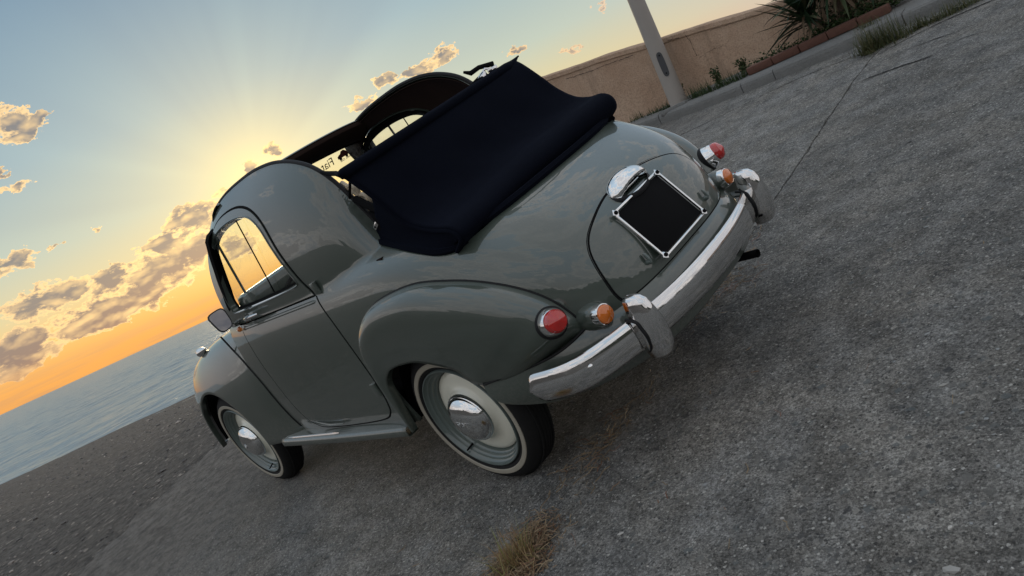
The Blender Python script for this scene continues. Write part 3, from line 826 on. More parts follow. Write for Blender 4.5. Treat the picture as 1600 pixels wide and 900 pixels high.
# floor, sills, firewall, dashboard, seats and wheel
b = MB(); b.box((.82, 0, .30), (.90, 1.1, .03)); b.box((-.02, 0, .30), (.78, .66, .03)); b.box((-.55, 0, .33), (.28, .66, .03)); b.build('floor_pan', BLACK, car)
b = MB(); b.box((1.20, 0, .62), (.02, 1.08, .62)); b.build('firewall', BLACK, car)
b = MB(); b.box((1.145, 0, .93), (.12, 1.04, .17), None, .03); b.build('dashboard', PAINT, car)
b = MB(); b.box((-.02, 0, .62), (.03, 1.06, .62)); b.build('rear_bulkhead', HEADL, car)
b = MB(); b.box((.12, 0, .90), (.02, .78, .02)); b.build('parcel_rail', BLACK, car)
SEAT = simple('brown_vinyl', (.05, .028, .018), .5, 0, .15, 12, .0008)
for y in (.25, -.25):
    b = MB(); b.box((.52, y, .48), (.46, .42, .14), None, .05); b.build('seat_cushion', SEAT, car)
    b = MB(); b.box((.30, y, .72), (.12, .42, .44), Matrix.Rotation(rad(-10), 3, 'Y'), .05); b.build('seat_back', SEAT, car)
sw = empty('steering_wheel', None, None); sw.parent = car
ax = Vector((-.85, 0, .5)).normalized(); cpt = Vector((.93, .26, .80)); u = ax.orthogonal().normalized(); w_ = ax.cross(u)
b = MB(); b.tube([cpt+(u*math.cos(a)+w_*math.sin(a))*.19 for a in np.linspace(0, 2*PI, 40, endpoint=False)], .010, 8, True)
for a in (.3, 2.4, 4.5): b.tube([cpt, cpt+(u*math.cos(a)+w_*math.sin(a))*.19], .006, 6)
b.tube([cpt, cpt-ax*.3], .016, 8); b.build('wheel_rim', BLACK, sw)
# interior mirror
b = MB(); b.box((1.03, .02, 1.30), (.015, .17, .05), None, .006); b.tube([(1.03, .02, 1.32), (1.05, .02, 1.36)], .005, 6); b.build('rear_view_mirror', BLACK, car)
# wipers
for y in (.16, -.2):
    b = MB(); b.tube([(1.285, y, .945), (1.262, y+.1, .965), (1.252, y+.2, .972)], [.005, .004, .003], 6); b.tube([(1.255, y+.02, .968), (1.248, y+.3, .972)], .004, 6)
    b.build('wiper', BLACK, car)

# ---- wheel wells
for s in (1, -1):
    for (xc, y0, ym, R) in ((-.02, .40, .590, .355), (2.0, .36, .61, .35)):
        b = MB(); n = 40; V = []
        prof = [(y0, .0), (y0, R), (ym-.03, R)]
        b.lathe([(y*s, r) for y, r in prof], n, (xc, 0, .29), (0, 1, 0)); o = b.build('wheel_well', BLACK, car)
        # remove what would hang below the body
        bm = bmesh.new(); bm.from_mesh(o.data); bmesh.ops.bisect_plane(bm, geom=bm.verts[:]+bm.edges[:]+bm.faces[:], plane_co=(0, 0, .315), plane_no=(0, 0, -1), clear_outer=True); bm.to_mesh(o.data); bm.free()

# ---- wheels
def make_wheel(parent):
    w = empty('wheel', None, None); w.parent = parent
    # tyre: axis y, outer face towards +y; measured from the wall plane (y=0 here is the whitewall plane)
    tp_ = [(-.020, .205), (-.006, .212), (.0035, .226), (.004, .249), (-.001, .262), (-.012, .276), (-.026, .285), (-.045, .2895), (-.065, .2905), (-.085, .2895), (-.104, .285), (-.118, .276), (-.128, .262), (-.132, .24), (-.124, .215), (-.11, .205)]
    b = MB(); b.lathe(tp_, 72); b.build('tyre', TYRE, w)
    b = MB()                                            # tread ribs
    for yy in (-.035, -.05, -.065, -.08, -.095): b.lathe([(yy-.0045, .289), (yy-.004, .2925), (yy+.004, .2925), (yy+.0045, .289)], 72)
    b.build('tread', TYRE, w)
    b = MB(); b.lathe([(.0028, .2275), (.0062, .230), (.0068, .238), (.0062, .246), (.0025, .2485)], 72); b.build('whitewall', WALLW, w)
    b = MB(); b.lathe([(-.012, .213), (.000, .2125), (.0035, .210), (.003, .2065), (-.004, .204), (-.010, .2005), (-.012, .196), (-.018, .1945), (-.022, .192), (-.024, .188), (-.032, .187), (-.037, .184), (-.039, .180), (-.048, .1785), (-.055, .176), (-.075, .172), (-.08, .165)], 72); b.build('rim', RIMG, w)
    b = MB(); b.lathe([(-.060, .1755), (-.050, .175), (-.046, .172), (-.040, .160), (-.035, .140), (-.032, .115), (-.024, .104), (-.012, .098), (-.008, .09), (-.008, 0)], 72); b.build('disc', CREAM, w)
    b = MB(); b.lathe([(-.012, .1), (-.004, .099), (.0, .0965), (.000, .093), (.004, .0915), (.014, .086), (.024, .072), (.031, .052), (.035, .026), (.036, 0)], 72); hc = b.build('hubcap', POLISH, w)
    # embossed lettering on the cap
    lt = text_on('FIAT', .036, (0, .031, -.014), (-1, 0, 0), (0, 0, 1), POLISH, w, 'hubcap_lettering')
    for v_ in lt.data.vertices:
        r = math.hypot(v_.co.x, v_.co.z); v_.co.y += .0058-.0022*(r/.03)**2
    b = MB(); b.tube([(.105, -.028, -.145), (.112, -.004, -.152), (.114, .004, -.154)], [.004, .0035, .003], 6); b.build('valve', BLACK, w)
    return w
# rear wheel whitewall plane y=.579
wh = make_wheel(car); wh.location = (0, .579, .29); wh.rotation_euler = (0, rad(-8), 0)
w2 = dup(wh, None, car); w2.location = (2.0, .589, .29); w2.rotation_euler = (0, rad(28), 0)
for x, y in ((0, -.579), (2.0, -.589)):
    w3 = dup(wh, None, car); w3.location = (x, y, .29); w3.rotation_euler = (0, rad(15), PI)
b = MB(); b.tube([(0, -.46, .29), (0, .46, .29)], .03, 12); b.build('rear_axle', BLACK, car)
b = MB(); b.tube([(2.0, -.46, .27), (2.0, .46, .27)], .025, 12); b.build('front_axle', BLACK, car)
b = MB(); b.box((-.1, 0, .36), (.5, .5, .10)); b.build('fuel_tank', BLACK, car)

# ---- running boards with chrome strip
for s in (1, -1):
    P = []
    for x in np.linspace(.318, 1.46, 40):
        t = (x-.318)/1.142; yo = .645+.006*math.sin(t*PI); yi = .56
        zt = .318-.002*t
        P.append([(x, s*yi, zt+.012), (x, s*(yi+.03), zt+.004), (x, s*(yo-.012), zt), (x, s*(yo-.003), zt-.004), (x, s*yo, zt-.012), (x, s*yo, zt-.03), (x, s*(yo-.006), zt-.036), (x, s*(yo-.05), zt-.036)])
    rb = grid('running_board', P, PAINT, car, .002, flip=(s > 0))
    b = MB(); b.tube([(x, s*.634, .323) for x in np.linspace(.86, 1.385, 14)], [.002]+[.0052]*12+[.002], 8); b.build('tread_strip', CHROME, rb)

# ---- bumper with overriders
by_ = smo(spl([0, .15, .30, .42, .52, .58, .615, .632, .640], [-.853, -.845, -.815, -.768, -.715, -.668, -.615, -.55, -.48]), 0, .640, .008)
def bump_path():
    ys = [0, .1, .2, .3, .39, .45, .50, .54, .57, .595, .612, .624, .632, .637, .640]
    L = [(float(by_(y)), y) for y in ys]; L = smoothpoly(L, 60, False); return L
BL = bump_path(); full = np.vstack([(BL*[1, -1])[::-1], BL[1:]])
def make_bumper():
    n = len(full); P = []
    T = np.gradient(full, axis=0); T /= np.linalg.norm(T, axis=1)[:, None]; Nn = np.stack([-T[:, 1], T[:, 0]], 1)
    prof = [(-.012, .048), (-.003, .052), (.004, .047), (.009, .030), (.013, .010), (.014, -.008), (.011, -.026), (.006, -.042), (-.003, -.052), (-.012, -.048)]
    s_ = np.r_[0, np.cumsum(np.linalg.norm(np.diff(full, axis=0), axis=1))]; s_ /= s_[-1]
    for i in range(n):
        e = min(s_[i], 1-s_[i])/.02; k = math.sqrt(max(0., 1-(1-min(1, e))**2)); k = max(k, .25)
        P.append([(full[i, 0]+.014*0+Nn[i, 0]*(o-.014)*1.0, full[i, 1]+Nn[i, 1]*(o-.014), .405+h*k) for o, h in prof])
    P = np.array(P)
    if (P[n//2, 5, 0] > P[n//2, 0, 0]): 
        P = []
        for i in range(n):
            e = min(s_[i], 1-s_[i])/.02; k = max(math.sqrt(max(0., 1-(1-min(1, e))**2)), .25)
            P.append([(full[i, 0]-Nn[i, 0]*(o-.014), full[i, 1]-Nn[i, 1]*(o-.014), .405+h*k) for o, h in prof])
        P = np.array(P)
    bp = empty('rear_bumper', None, None); bp.parent = car
    o = grid('bumper_blade', P, CHROME, bp, .003)
    for s in (1, -1):
        # overrider: tall shield shape, swelling towards its foot
        Q = []; cy = .388*s
        fo = spl([.312, .318, .335, .365, .405, .45, .485, .505, .515, .519], [-.782, -.806, -.826, -.838, -.842, -.840, -.833, -.822, -.806, -.786])
        fwid = spl([.312, .318, .335, .365, .405, .45, .485, .505, .515, .519], [.006, .020, .031, .037, .036, .031, .026, .021, .014, .003])
        for z in np.r_[np.linspace(.312, .34, 9), np.linspace(.35, .48, 12), np.linspace(.488, .519, 10)]:
            xo = float(fo(z)); wd = float(fwid(z)); xb = -.768; row = []
            for a in np.linspace(-1, 1, 17):
                ph = a*PI/2; row.append((xb+(xo-xb)*abs(math.cos(ph))**.7, cy+math.copysign(abs(math.sin(ph))**.85, a)*wd, z))
            Q.append(row)
        g = grid('overrider', Q, CHROME, bp, .003, flip=True)
        b = MB(); xx = float(by_(.388))
        ring = [(xx-.004, cy+s*.034, .450), (xx-.012, cy+s*.037, .43), (xx-.018, cy+s*.039, .40), (xx-.012, cy+s*.037, .368), (xx+.002, cy+s*.034, .352)]
        b.tube(smoothpoly([(xx+.03, cy+s*.030, .462)]+ring, 30, False), .005, 8)
        ring2 = [(p[0], 2*cy-p[1], p[2]) for p in ring]; b.tube(smoothpoly([(xx+.03, 2*cy-(cy+s*.030), .462)]+ring2, 30, False), .005, 8)
        b.build('overrider_rubber', RUBBER, bp)
        b = MB(); b.box((-.74, s*.36, .39), (.08, .03, .012)); b.build('bracket', BLACK, bp)
        # round bolt on the blade
        b = MB(); yb = .565*s; b.lathe([(0, .009), (.004, .009), (.007, .004), (.007, 0)], 12, (float(by_(.565))-.001, yb, .415), (-1, .5*s, 0)); b.build('bumper_bolt', POLISH, bp)
    return bp
make_bumper()
b = MB(); b.tube([(-.35, -.235, .27), (-.70, -.235, .272), (-.80, -.235, .272)], .014, 12, cap=False); b.tube([(-.36, -.235, .27), (-.799, -.235, .272)], .0105, 12, cap=False); b.build('exhaust_pipe', BLACK, car)

# ---- tail lamps, indicators
def tail_lamp(s):
    e = empty('tail_lamp', None, None); e.parent = car
    c0 = Vector((-.600, s*.528, .560)); ax = Vector((-.86, s*.40, .22)).normalized()
    b = MB(); b.lathe([(-.03, .050), (.002, .049), (.005, .046), (.005, .03)], 36, c0, ax); b.build('gasket', RUBBER, e)
    b = MB(); b.lathe([(-.02, .046), (.006, .045), (.022, .041), (.036, .037), (.040, .034), (.036, .031)], 36, c0, ax); b.build('bezel', POLISH, e)
    b = MB(); pr = [(.034, .0345), (.046, .0350), (.054, .0335), (.058, .030)]
    for k in range(5):
        r = .029-.0052*k; pr += [(.062+.0024*k, r), (.0632+.0024*k, r-.0026)]
    pr += [(.0735, .0015), (.0735, 0)]
    b.lathe(pr, 36, c0, ax); b.build('lens', RED, e)
for s in (1, -1): tail_lamp(s)
def indicator(s):
    e = empty('indicator_lamp', None, None); e.parent = car
    c0 = Vector((-.690, s*.428, .500)); ax = Vector((-1, s*.12, .05)).normalized()
    b = MB(); b.lathe([(-.07, .043), (-.03, .041), (-.012, .037), (-.004, .033)], 30, c0, ax); b.build('pod', PAINT, e)
    b = MB(); b.lathe([(-.012, .0350), (.006, .0340), (.015, .0320), (.016, .0295), (.012, .027)], 32, c0, ax); b.build('bezel', POLISH, e)
    b = MB(); pr = [(.014, .0285), (.022, .0280)]
    for k in range(4):
        r = .0262-.005*k; pr += [(.0245+.0018*k, r), (.0252+.0018*k, r-.0022)]
    pr += [(.0315, .004), (.032, 0)]; b.lathe(pr, 32, c0, ax); b.build('lens', AMBER, e)
for s in (1, -1): indicator(s)

# ---- number plate with chrome frame, and its lamp
pt = Vector((-.690, .028, .692)); pb = Vector((-.778, .028, .514)); up_ = (pt-pb).normalized(); nn = Vector((-up_.z, 0, up_.x)).normalized()
if nn.x > 0: nn = -nn
pc = (pt+pb)/2; Rp = Matrix((Vector((0, 1, 0)), up_, nn)).transposed()
if Rp.determinant() < 0: Rp = Matrix((Vector((0, -1, 0)), up_, nn)).transposed()
pe = empty('number_plate', None, None); pe.parent = car
b = MB(); b.box(pc, (.262, .190, .004), Rp, .0015); b.build('plate_panel', BLACK, pe)
b = MB(); hw, hh = .139, .102
for sx in (-1, 1): b.box(pc+Rp @ Vector((sx*hw, 0, .004)), (.0085, 2*hh+.004, .009), Rp, .003)
for sy in (-1, 1): b.box(pc+Rp @ Vector((0, sy*hh, .0045)), (2*hw+.004, .0085, .008), Rp, .003)
for sx in (-1, 1):
    for sy in (-1, 1):
        b.box(pc+Rp @ Vector((sx*(hw-.004), sy*(hh-.004), .006)), (.021, .021, .006), Rp @ Matrix.Rotation(rad(45), 3, 'Z'), .002)
b.build('plate_frame', POLISH, pe)
for sx in (-1, 1):
    for sy in (-1, 1):
        b = MB(); b.lathe([(0, .007), (.004, .0065), (.006, .004), (.006, 0)], 12, pc+Rp @ Vector((sx*(hw-.004), sy*(hh-.004), .009)), nn); b.build('plate_screw', BLACK, pe)
for sy in (-1, 1):
    b = MB(); b.box(pc+Rp @ Vector((0, sy*.06, -.015)), (.10, .02, .024), Rp); b.build('plate_bracket', BLACK, pe)
pl = empty('plate_lamp', None, None); pl.parent = car
lc = Vector((-.655, 0, .722)); ln = Vector((-.55, 0, .83)).normalized(); lu = Vector((-.83, 0, -.55))
def dome(rx, ry, h, c, N1, U1, V1, n=24, m=10):
    rows = []
    for i in range(m):
        t = i/(m-1)*PI/2; rows.append([c+U1*(math.cos(t)*rx*math.cos(a))+V1*(math.cos(t)*ry*math.sin(a))+N1*(h*math.sin(t)) for a in np.linspace(0, 2*PI, n, endpoint=False)])
    return rows
rows = dome(.056, .098, .048, lc, ln, lu, Vector((0, 1, 0)))
V = [v-lu*max(0, (v-lc).dot(lu)-.026)*.97 for r in rows for v in r]; n = 24; F = [(i*n+j, i*n+(j+1) % n, (i+1)*n+(j+1) % n, (i+1)*n+j) for i in range(9) for j in range(n)]
o = mesh('lamp_cover', V, F, POLISH, pl)
rows = dome(.063, .106, .030, lc-ln*.008, ln, lu, Vector((0, 1, 0)))
V = [v for r in rows[:4] for v in r]; F = [(i*n+j, i*n+(j+1) % n, (i+1)*n+(j+1) % n, (i+1)*n+j) for i in range(3) for j in range(n)]
o = mesh('lamp_gasket', V, F, RUBBER, pl)
# boot locks
for sy in (1, -1):
    p = Vector(on_body([(sy*.205, .285)], .002)[0]); n_ = Vector(body_n(np.array([sy*.205]), np.array([.285]))[0])
    b = MB(); b.lathe([(-.004, .009), (.006, .008), (.012, .006), (.013, 0)], 16, p, n_); b.tube([p+n_*.012, p+n_*.013+Vector((.004, .0, .014)), p+n_*.011+Vector((.010, 0, .030))], [.0045, .0065, .004], 8)
    b.build('lock_handle', RIMG, lid)

# ---- door mirror (left)
mr = empty('door_mirror', None, None); mr.parent = car
Rm = Matrix.Rotation(rad(-9), 3, 'Z') @ Matrix.Rotation(rad(5), 3, 'Y')
mc = Vector((1.15, .640, .975))
prof = [(-.034, .052), (0, .056), (.030, .054), (.042, .044), (.043, .028), (.036, -.030), (.028, -.048), (.014, -.056), (-.020, -.055), (-.036, -.044), (-.044, -.010), (-.045, .034)]
prof = smoothpoly(prof, 28)
V = []; nP = len(prof)
for (dx, k) in ((0, .80), (-.004, .88), (.012, .90), (.028, .84), (.042, .66), (.05, .35)):
    V += [mc+Rm @ Vector((dx, a*k, b_*k)) for a, b_ in prof]
F = [(i*nP+j, i*nP+(j+1) % nP, (i+1)*nP+(j+1) % nP, (i+1)*nP+j) for i in range(5) for j in range(nP)]+[tuple(5*nP+j for j in range(nP))]
mesh('mirror_shell', V, F, simple('mirror_black_plastic', (.02, .02, .021), .35), mr)
V = [mc+Rm @ Vector((.001, a*.80, b_*.80)) for a, b_ in prof]; mesh('mirror_glass', V, [tuple(range(nP))[::-1]], MIRROR, mr, smooth=False)
b = MB(); b.tube([mc+Vector((.02, -.03, -.03)), (1.17, .60, .925), (1.20, .565, .92)], [.008, .010, .014], 8); b.build('mirror_arm', CHROME, mr)
b = MB(); b.lathe([(0, .012), (.01, .012), (.016, .006), (.017, 0)], 14, (1.19, .575, .893), (0, 1, 0)); b.build('side_repeater', AMBER, mr)
# quarter-light bars: real uprights of the far and near windows
b = MB(); b.tube([(.862, -.492, 1.290), (.878, -.525, .966)], .0055, 8); b.build('window_bar', BLACK, car)
b = MB(); b.tube([(1.03, .485, 1.28), (.872, .52, .968)], .0001, 3) if False else b.tube([(1.125, .455, 1.255), (1.175, .475, .925)], .006, 8)
b.build('top_strut', RIMG, car)

# ---- soft top, unlatched and thrown back on the deck
st = empty('soft_top', None, None); st.parent = car
# edge lines from the bow down to the deck: (x,z) at the right end, at the left end
prR = [(-.078, 1.228), (-.108, 1.196), (-.155, 1.125), (-.200, 1.050), (-.255, .992), (-.315, .965), (-.372, .955), (-.405, .930), (-.400, .895), (-.350, .868)]
prL = [(-.072, 1.218), (-.095, 1.180), (-.125, 1.125), (-.150, 1.070), (-.178, 1.015), (-.225, .968), (-.300, .935), (-.375, .915), (-.402, .885), (-.355, .850)]
PR = smoothpoly(prR, 60, False); PL_ = smoothpoly(prL, 60, False)
ny = 70; P = np.zeros((60, ny, 3))
for j, t in enumerate(np.linspace(0, 1, ny)):
    y = .49-.955*t
    e = abs(2*t-1)
    for i in range(60):
        u = i/59
        xz = PL_[i]*(1-t)+PR[i]*t
        # the edge leans inwards a little half-way down, the middle sags
        yy = y*(1-.03*math.sin(PI*u)*(1 if y > 0 else .3))
        sag = .012*math.sin(PI*u)*(1-e**4)
        bulge = .006*math.sin(9*t+4*u)*math.sin(PI*u)+.004*math.sin(23*t-7*u)*math.sin(PI*u)**2
        zc = .022*(1-e**2)*u**2
        P[i, j] = (xz[0]+sag*.6+bulge-.02*(1-e**2)*u**3, yy, xz[1]-sag*.2+zc*.9+bulge*.5)
cv = grid('canvas', P, CANVAS, st, .009, flip=True)
for jj, sg, nm in ((0, 1, 'side_flap'), (ny-1, -1, 'side_flap')):
    dk = on_body(smoothpoly([(sg*.59, .968), (sg*.575, .955), (sg*.561, .934), (sg*.548, .905), (sg*.541, .869), (sg*.532, .817), (sg*.519, .775), (sg*.50, .752)], 42, False), .006)
    ca = P[12:54, jj]; q = np.linspace(0, 1, 8)[None, :, None]; fl = ca[:, None]*(1-q)+dk[:, None]*q; fl[:, :, 1] -= sg*.012*np.sin(PI*np.linspace(0, 1, 8))[None]
    grid(nm, fl, CANVAS, st, .003)
# rolled hem along both sides and along the foot
for jj, nm in ((0, 'side_hem'), (ny-1, 'side_hem')):
    strip_tube(P[:, jj]+[0, 0, -.003], .0075, nm, CANVAS, st, n=8)
# front bow: a flat bar with pointed ends, curved edge
V = []; L = []
for y in np.linspace(-.508, .515, 60):
    k = min(1, max(0, (y+.508)/.10))**.8 if y < 0 else math.sqrt(max(0, 1-max(0, (abs(y)-.495)/.02)**2))
    k = max(k, .02); c = 0
    zz = 1.229+(c*.4); xx = -.078-c*.3
    if y < -.42: zz += .012*((-y-.42)/.09)**2
    L.append([(xx+.026*k, y, zz-.006), (xx+.020*k, y, zz+.010*k), (xx-.006*k, y, zz+.014*k), (xx-.022*k, y, zz+.004*k), (xx-.026*k, y, zz-.016*k), (xx-.010*k, y, zz-.024*k), (xx+.018*k, y, zz-.018*k), (xx+.026*k, y, zz-.006)])
grid('front_bow', L, CANVAS, st)
# latches near the right end: strap, clamp, lever
b = MB(); b.box((-.055, -.395, 1.270), (.022, .06, .016), Matrix.Rotation(rad(20), 3, 'Z'), .004); b.box((-.04, -.345, 1.262), (.03, .03, .03), Matrix.Rotation(rad(-25), 3, 'X'), .004)
b.tube([(-.05, -.42, 1.262), (-.045, -.37, 1.285), (-.03, -.33, 1.268)], .005, 8); o_ = b.build('latch', CHROME, st); o_.location = (0, .03, -.020)
b = MB(); b.tube([(-.05, -.42, 1.285), (-.02, -.37, 1.302), (0, -.335, 1.300), (.01, -.315, 1.318)], [.010, .009, .010, .005], 8); b.tube([(-.04, -.37, 1.27), (.01, -.31, 1.255), (.03, -.28, 1.24)], [.012, .011, .006], 8); o_ = b.build('strap', BLACK, st); o_.location = (0, .03, -.020)
b = MB(); b.tube([(-.03, .47, 1.222), (.04, .44, 1.238), (.10, .425, 1.250), (.145, .42, 1.268)], [.010, .009, .009, .005], 8); b.build('strap', BLACK, st)
# folding irons at the left: perforated beige hinge plates
b = MB()
for (x, z, r) in ((.075, 1.150, .026), (.045, 1.100, .030)):
    b.tube([(x+math.cos(a)*r, .40, z+math.sin(a)*r*1.1) for a in np.linspace(0, 2*PI, 22, endpoint=False)], .0085, 8, True)
b.tube([(.12, .39, 1.20), (.08, .40, 1.17), (.02, .405, 1.07), (-.05, .41, 1.0)], .009, 8); b.build('hinge_plate', BEIGE, st)
b = MB(); b.tube([(-.02, .43, 1.215), (.09, .42, 1.14), (.12, .41, 1.11)], .005, 6); b.tube([(0.06, .42, 1.13), (-.06, .43, 1.04), (-.16, .45, .98), (-.3, .455, .92)], .014, 8); b.build('folding_iron', BLACK, st)
# seal round the deck opening and the flap fastener at its corner
strip_tube(on_body(smoothpoly([(.605, .968), (.583, .962), (.561, .934), (.548, .905), (.541, .869), (.532, .817), (.519, .775), (.49, .750), (.45, .752)], 50, False), .004), .014, 'deck_seal', CANVAS, st)
strip_tube(on_body(smoothpoly([(-.605, .968), (-.583, .962), (-.561, .934), (-.548, .905), (-.541, .869), (-.532, .817), (-.519, .775), (-.49, .750), (-.45, .752)], 50, False), .004), .014, 'deck_seal', CANVAS, st)
strip_tube(on_body([(q, .772) for q in np.linspace(-.47, .47, 40)], .009), .014, 'deck_seal', CANVAS, st)
# canvas tongue lying from the rail corner over the shoulder, with its steel eyelet plate
TQ = [(-0.005, 1.076), (-0.039, 1.045), (-0.034, 0.965), (0.007, 0.966)]
b = MB(); b.prism([(a, c_) for a, c_ in TQ], .440, .446, 'xz'); b.build('tongue', BLACK, st, smooth=False)
b = MB(); b.box((0.004, .4485, 1.022), (.034, .003, .016), Matrix.Rotation(rad(25), 3, 'Y'), .001); b.build('eyelet_plate', CHROME, st)
b = MB(); b.lathe([(0, .004), (.002, .004), (.0021, 0)], 10, (0.004+.006, .449, 1.022-.003), (0, 1, 0)); b.build('eyelet', BLACK, st)
bpy.context.view_layer.update()

# ==================================================================== THE PLACE
Cw = Vector((-2.28021286, 2.12411353, .87355062))
NZ = W3 @ Vector((0, 0, 1))
def ramp_z(X, Y): return -(NZ.x*X+NZ.y*Y)/NZ.z
SEA = -.88
# shoreline through these world points
sh_a, sh_b = np.array([23.8, -.41]), np.array([20.1, -4.8]); sh_t = (sh_a-sh_b)/np.linalg.norm(sh_a-sh_b); sh_n = np.array([sh_t[1], -sh_t[0]])
if sh_n[0] < 0: sh_n = -sh_n
def shore_d(X, Y): return -((X-sh_a[0])*sh_n[0]+(Y-sh_a[1])*sh_n[1])      # metres inland of the waterline
def sst(x, a, b): t = np.clip((x-a)/(b-a), 0, 1); return t*t*(3-2*t)
def edge_x(Y): return 3.95-.22*np.clip(Y, -8, 12)                          # where the concrete ends (world)
def nz2(X, Y, f, seed=0):
    r = np.random.RandomState(seed); o = 0
    for k in range(5):
        a = r.rand()*6.28; ff = f*(1.0+.7*k); o = o+np.sin((X*np.cos(a)+Y*np.sin(a))*ff+r.rand()*6+1.3*np.sin((X*np.sin(a)-Y*np.cos(a))*ff*.6+r.rand()*6))/(1+.5*k)
    return o/3
def land(X, Y):
    r = ramp_z(X, Y)
    r = np.maximum(r, -3.2); r = np.where(r < -1.6, -1.6+(r+1.6)*.35, r)
    r = np.minimum(r, .86)
    d = shore_d(X, Y); b = SEA+.052*np.clip(d, -40, 60)+.10*sst(d, 0, 4)
    b = np.minimum(b, .6)+.02*nz2(X, Y, 1.3, 4)
    k = sst(X-edge_x(Y), .15, 5.5)
    return r*(1-k)+b*k-.035+.032*sst(X-edge_x(Y), -.05, .12)

# --- materials of the ground
def concrete_m():
    m, N, b, t = mat('exposed_aggregate_concrete'); co = objco(N)
    wob = N.v('MULTIPLY', N.v('SUBTRACT', N.noise(co, 35, 3, .6, 0, 1), (.5, .5, .5)), (.03, .03, .03)); cw = N.v('ADD', co, wob)
    big = N.noise(co, .9, 4, .6); mid = N.noise(cw, 7, 6, .72); g1 = N.noise(co, 75, 6, .85); g2 = N.noise(co, 330, 3, .8)
    def cells(scale, src):
        v = N.n.new('ShaderNodeTexVoronoi'); v.inputs['Scale'].default_value = scale; v.distance = 'MANHATTAN'; N.l.new(src, v.inputs['Vector'])
        h = N.n.new('ShaderNodeSeparateColor'); N.l.new(v.outputs['Color'], h.inputs[0]); return v.outputs['Distance'], h.outputs
    d1, h1 = cells(38, N.v('ADD', co, N.v('MULTIPLY', wob, (.35, .35, .35)))); d2, h2 = cells(120, N.v('ADD', co, N.v('MULTIPLY', wob, (.12, .12, .12)))); d3, h3 = cells(260, co)
    lum = N.m('MULTIPLY_ADD', N.sstep(big, .3, .7), .060, .165)
    lum = N.m('MULTIPLY', lum, N.m('MULTIPLY_ADD', N.sstep(mid, .30, .70), .75, .62))
    lum = N.m('MULTIPLY', lum, N.m('MULTIPLY_ADD', N.sstep(g1, .34, .66), 1.05, .48))
    lum = N.m('MULTIPLY', lum, N.m('MULTIPLY_ADD', h3[0], .9, .58))
    c = N.v('MULTIPLY', N.xyz(lum, lum, lum), N.mix(N.sstep(N.noise(co, 4, 3, .6), .35, .65), (1.02, 1.0, .95, 1), (1.06, 1.0, .90, 1)))
    s1 = N.m('MULTIPLY', N.sstep(d1, .66, .58), N.sstep(h1[0], .66, .70))
    c = N.mix(N.m('MULTIPLY', s1, .72), c, N.ramp(h1[1], [(0, (.06, .062, .065)), (.35, (.14, .14, .135)), (.6, (.22, .21, .19)), (.8, (.13, .15, .155)), (.95, (.26, .24, .21)), (1, (.42, .40, .36))]))
    s2 = N.m('MULTIPLY', N.sstep(d2, .76, .62), N.sstep(h2[0], .60, .64))
    c = N.mix(N.m('MULTIPLY', s2, .8), c, N.ramp(h2[1], [(0, (.03, .03, .032)), (.3, (.15, .145, .135)), (.6, (.27, .26, .235)), (.85, (.40, .385, .35)), (1, (.68, .66, .61))]))
    stain = N.sstep(N.noise(cw, 1.7, 5, .7), .56, .72); c = N.mix(N.m('MULTIPLY', stain, .30), c, (.055, .048, .040, 1))
    # drifted sand towards the beach
    sp = N.n.new('ShaderNodeSeparateXYZ'); N.l.new(co, sp.inputs[0])
    drift = N.sstep(N.m('ADD', sp.outputs[0], N.m('MULTIPLY', N.m('SUBTRACT', mid, .5), 3.)), 1.0, 3.1)
    c = N.mix(N.m('MULTIPLY', drift, .85), c, N.mix(N.m('MULTIPLY', N.sstep(N.noise(co, 14, 7, .8), .32, .68), N.m('MULTIPLY_ADD', g2, .8, .5)), (.060, .053, .048, 1), (.225, .203, .178, 1)))
    P_(b, base=c, rough=.85, spec=.25)
    h = N.m('ADD', N.m('MULTIPLY', g1, 1.1), N.m('ADD', N.m('MULTIPLY', mid, 1.6), N.m('MULTIPLY', g2, .25)))
    h = N.m('ADD', h, N.m('ADD', N.m('MULTIPLY', s1, N.m('MULTIPLY_ADD', h1[2], .8, -.25)), N.m('MULTIPLY', s2, .35)))
    bump(N, b, h, .011, 1.); return m
CONC = concrete_m()
def kerb_m():
    m, N, b, t = mat('kerb_concrete'); co = objco(N); n = N.noise(co, 6, 6, .7); f = N.noise(co, 90, 4, .7)
    c = N.mix(n, (.15, .148, .14, 1), (.24, .238, .228, 1)); c = N.mix(N.m('MULTIPLY', N.sstep(f, .4, .75), .5), c, (.10, .10, .095, 1))
    P_(b, base=c, rough=.8); bump(N, b, N.m('ADD', f, N.m('MULTIPLY', n, 1.5)), .010); return m
KERB = kerb_m()
def render_m():
    m, N, b, t = mat('rough_cast_wall'); co = objco(N)
    g = N.noise(co, 70, 5, .75); n = N.noise(co, 3, 6, .65)
    sep = N.n.new('ShaderNodeSeparateXYZ'); N.l.new(co, sep.inputs[0])
    strk = N.noise(N.v('MULTIPLY', co, (9, 9, .9)), 1., 5, .6)
    c = N.mix(N.sstep(n, .3, .7), (.47, .315, .215, 1), (.56, .40, .285, 1))
    c = N.mix(N.m('MULTIPLY', N.sstep(strk, .52, .72), .45), c, (.20, .14, .10, 1))
    c = N.mix(N.m('MULTIPLY', N.sstep(g, .45, .65), .55), c, (.24, .16, .11, 1))
    # pale splash band near the foot
    P_(b, base=c, rough=.92, spec=.2)
    bump(N, b, N.m('ADD', g, N.m('MULTIPLY', N.noise(co, 22, 4, .6), .6)), .014, 1.); return m
WALLM = render_m()
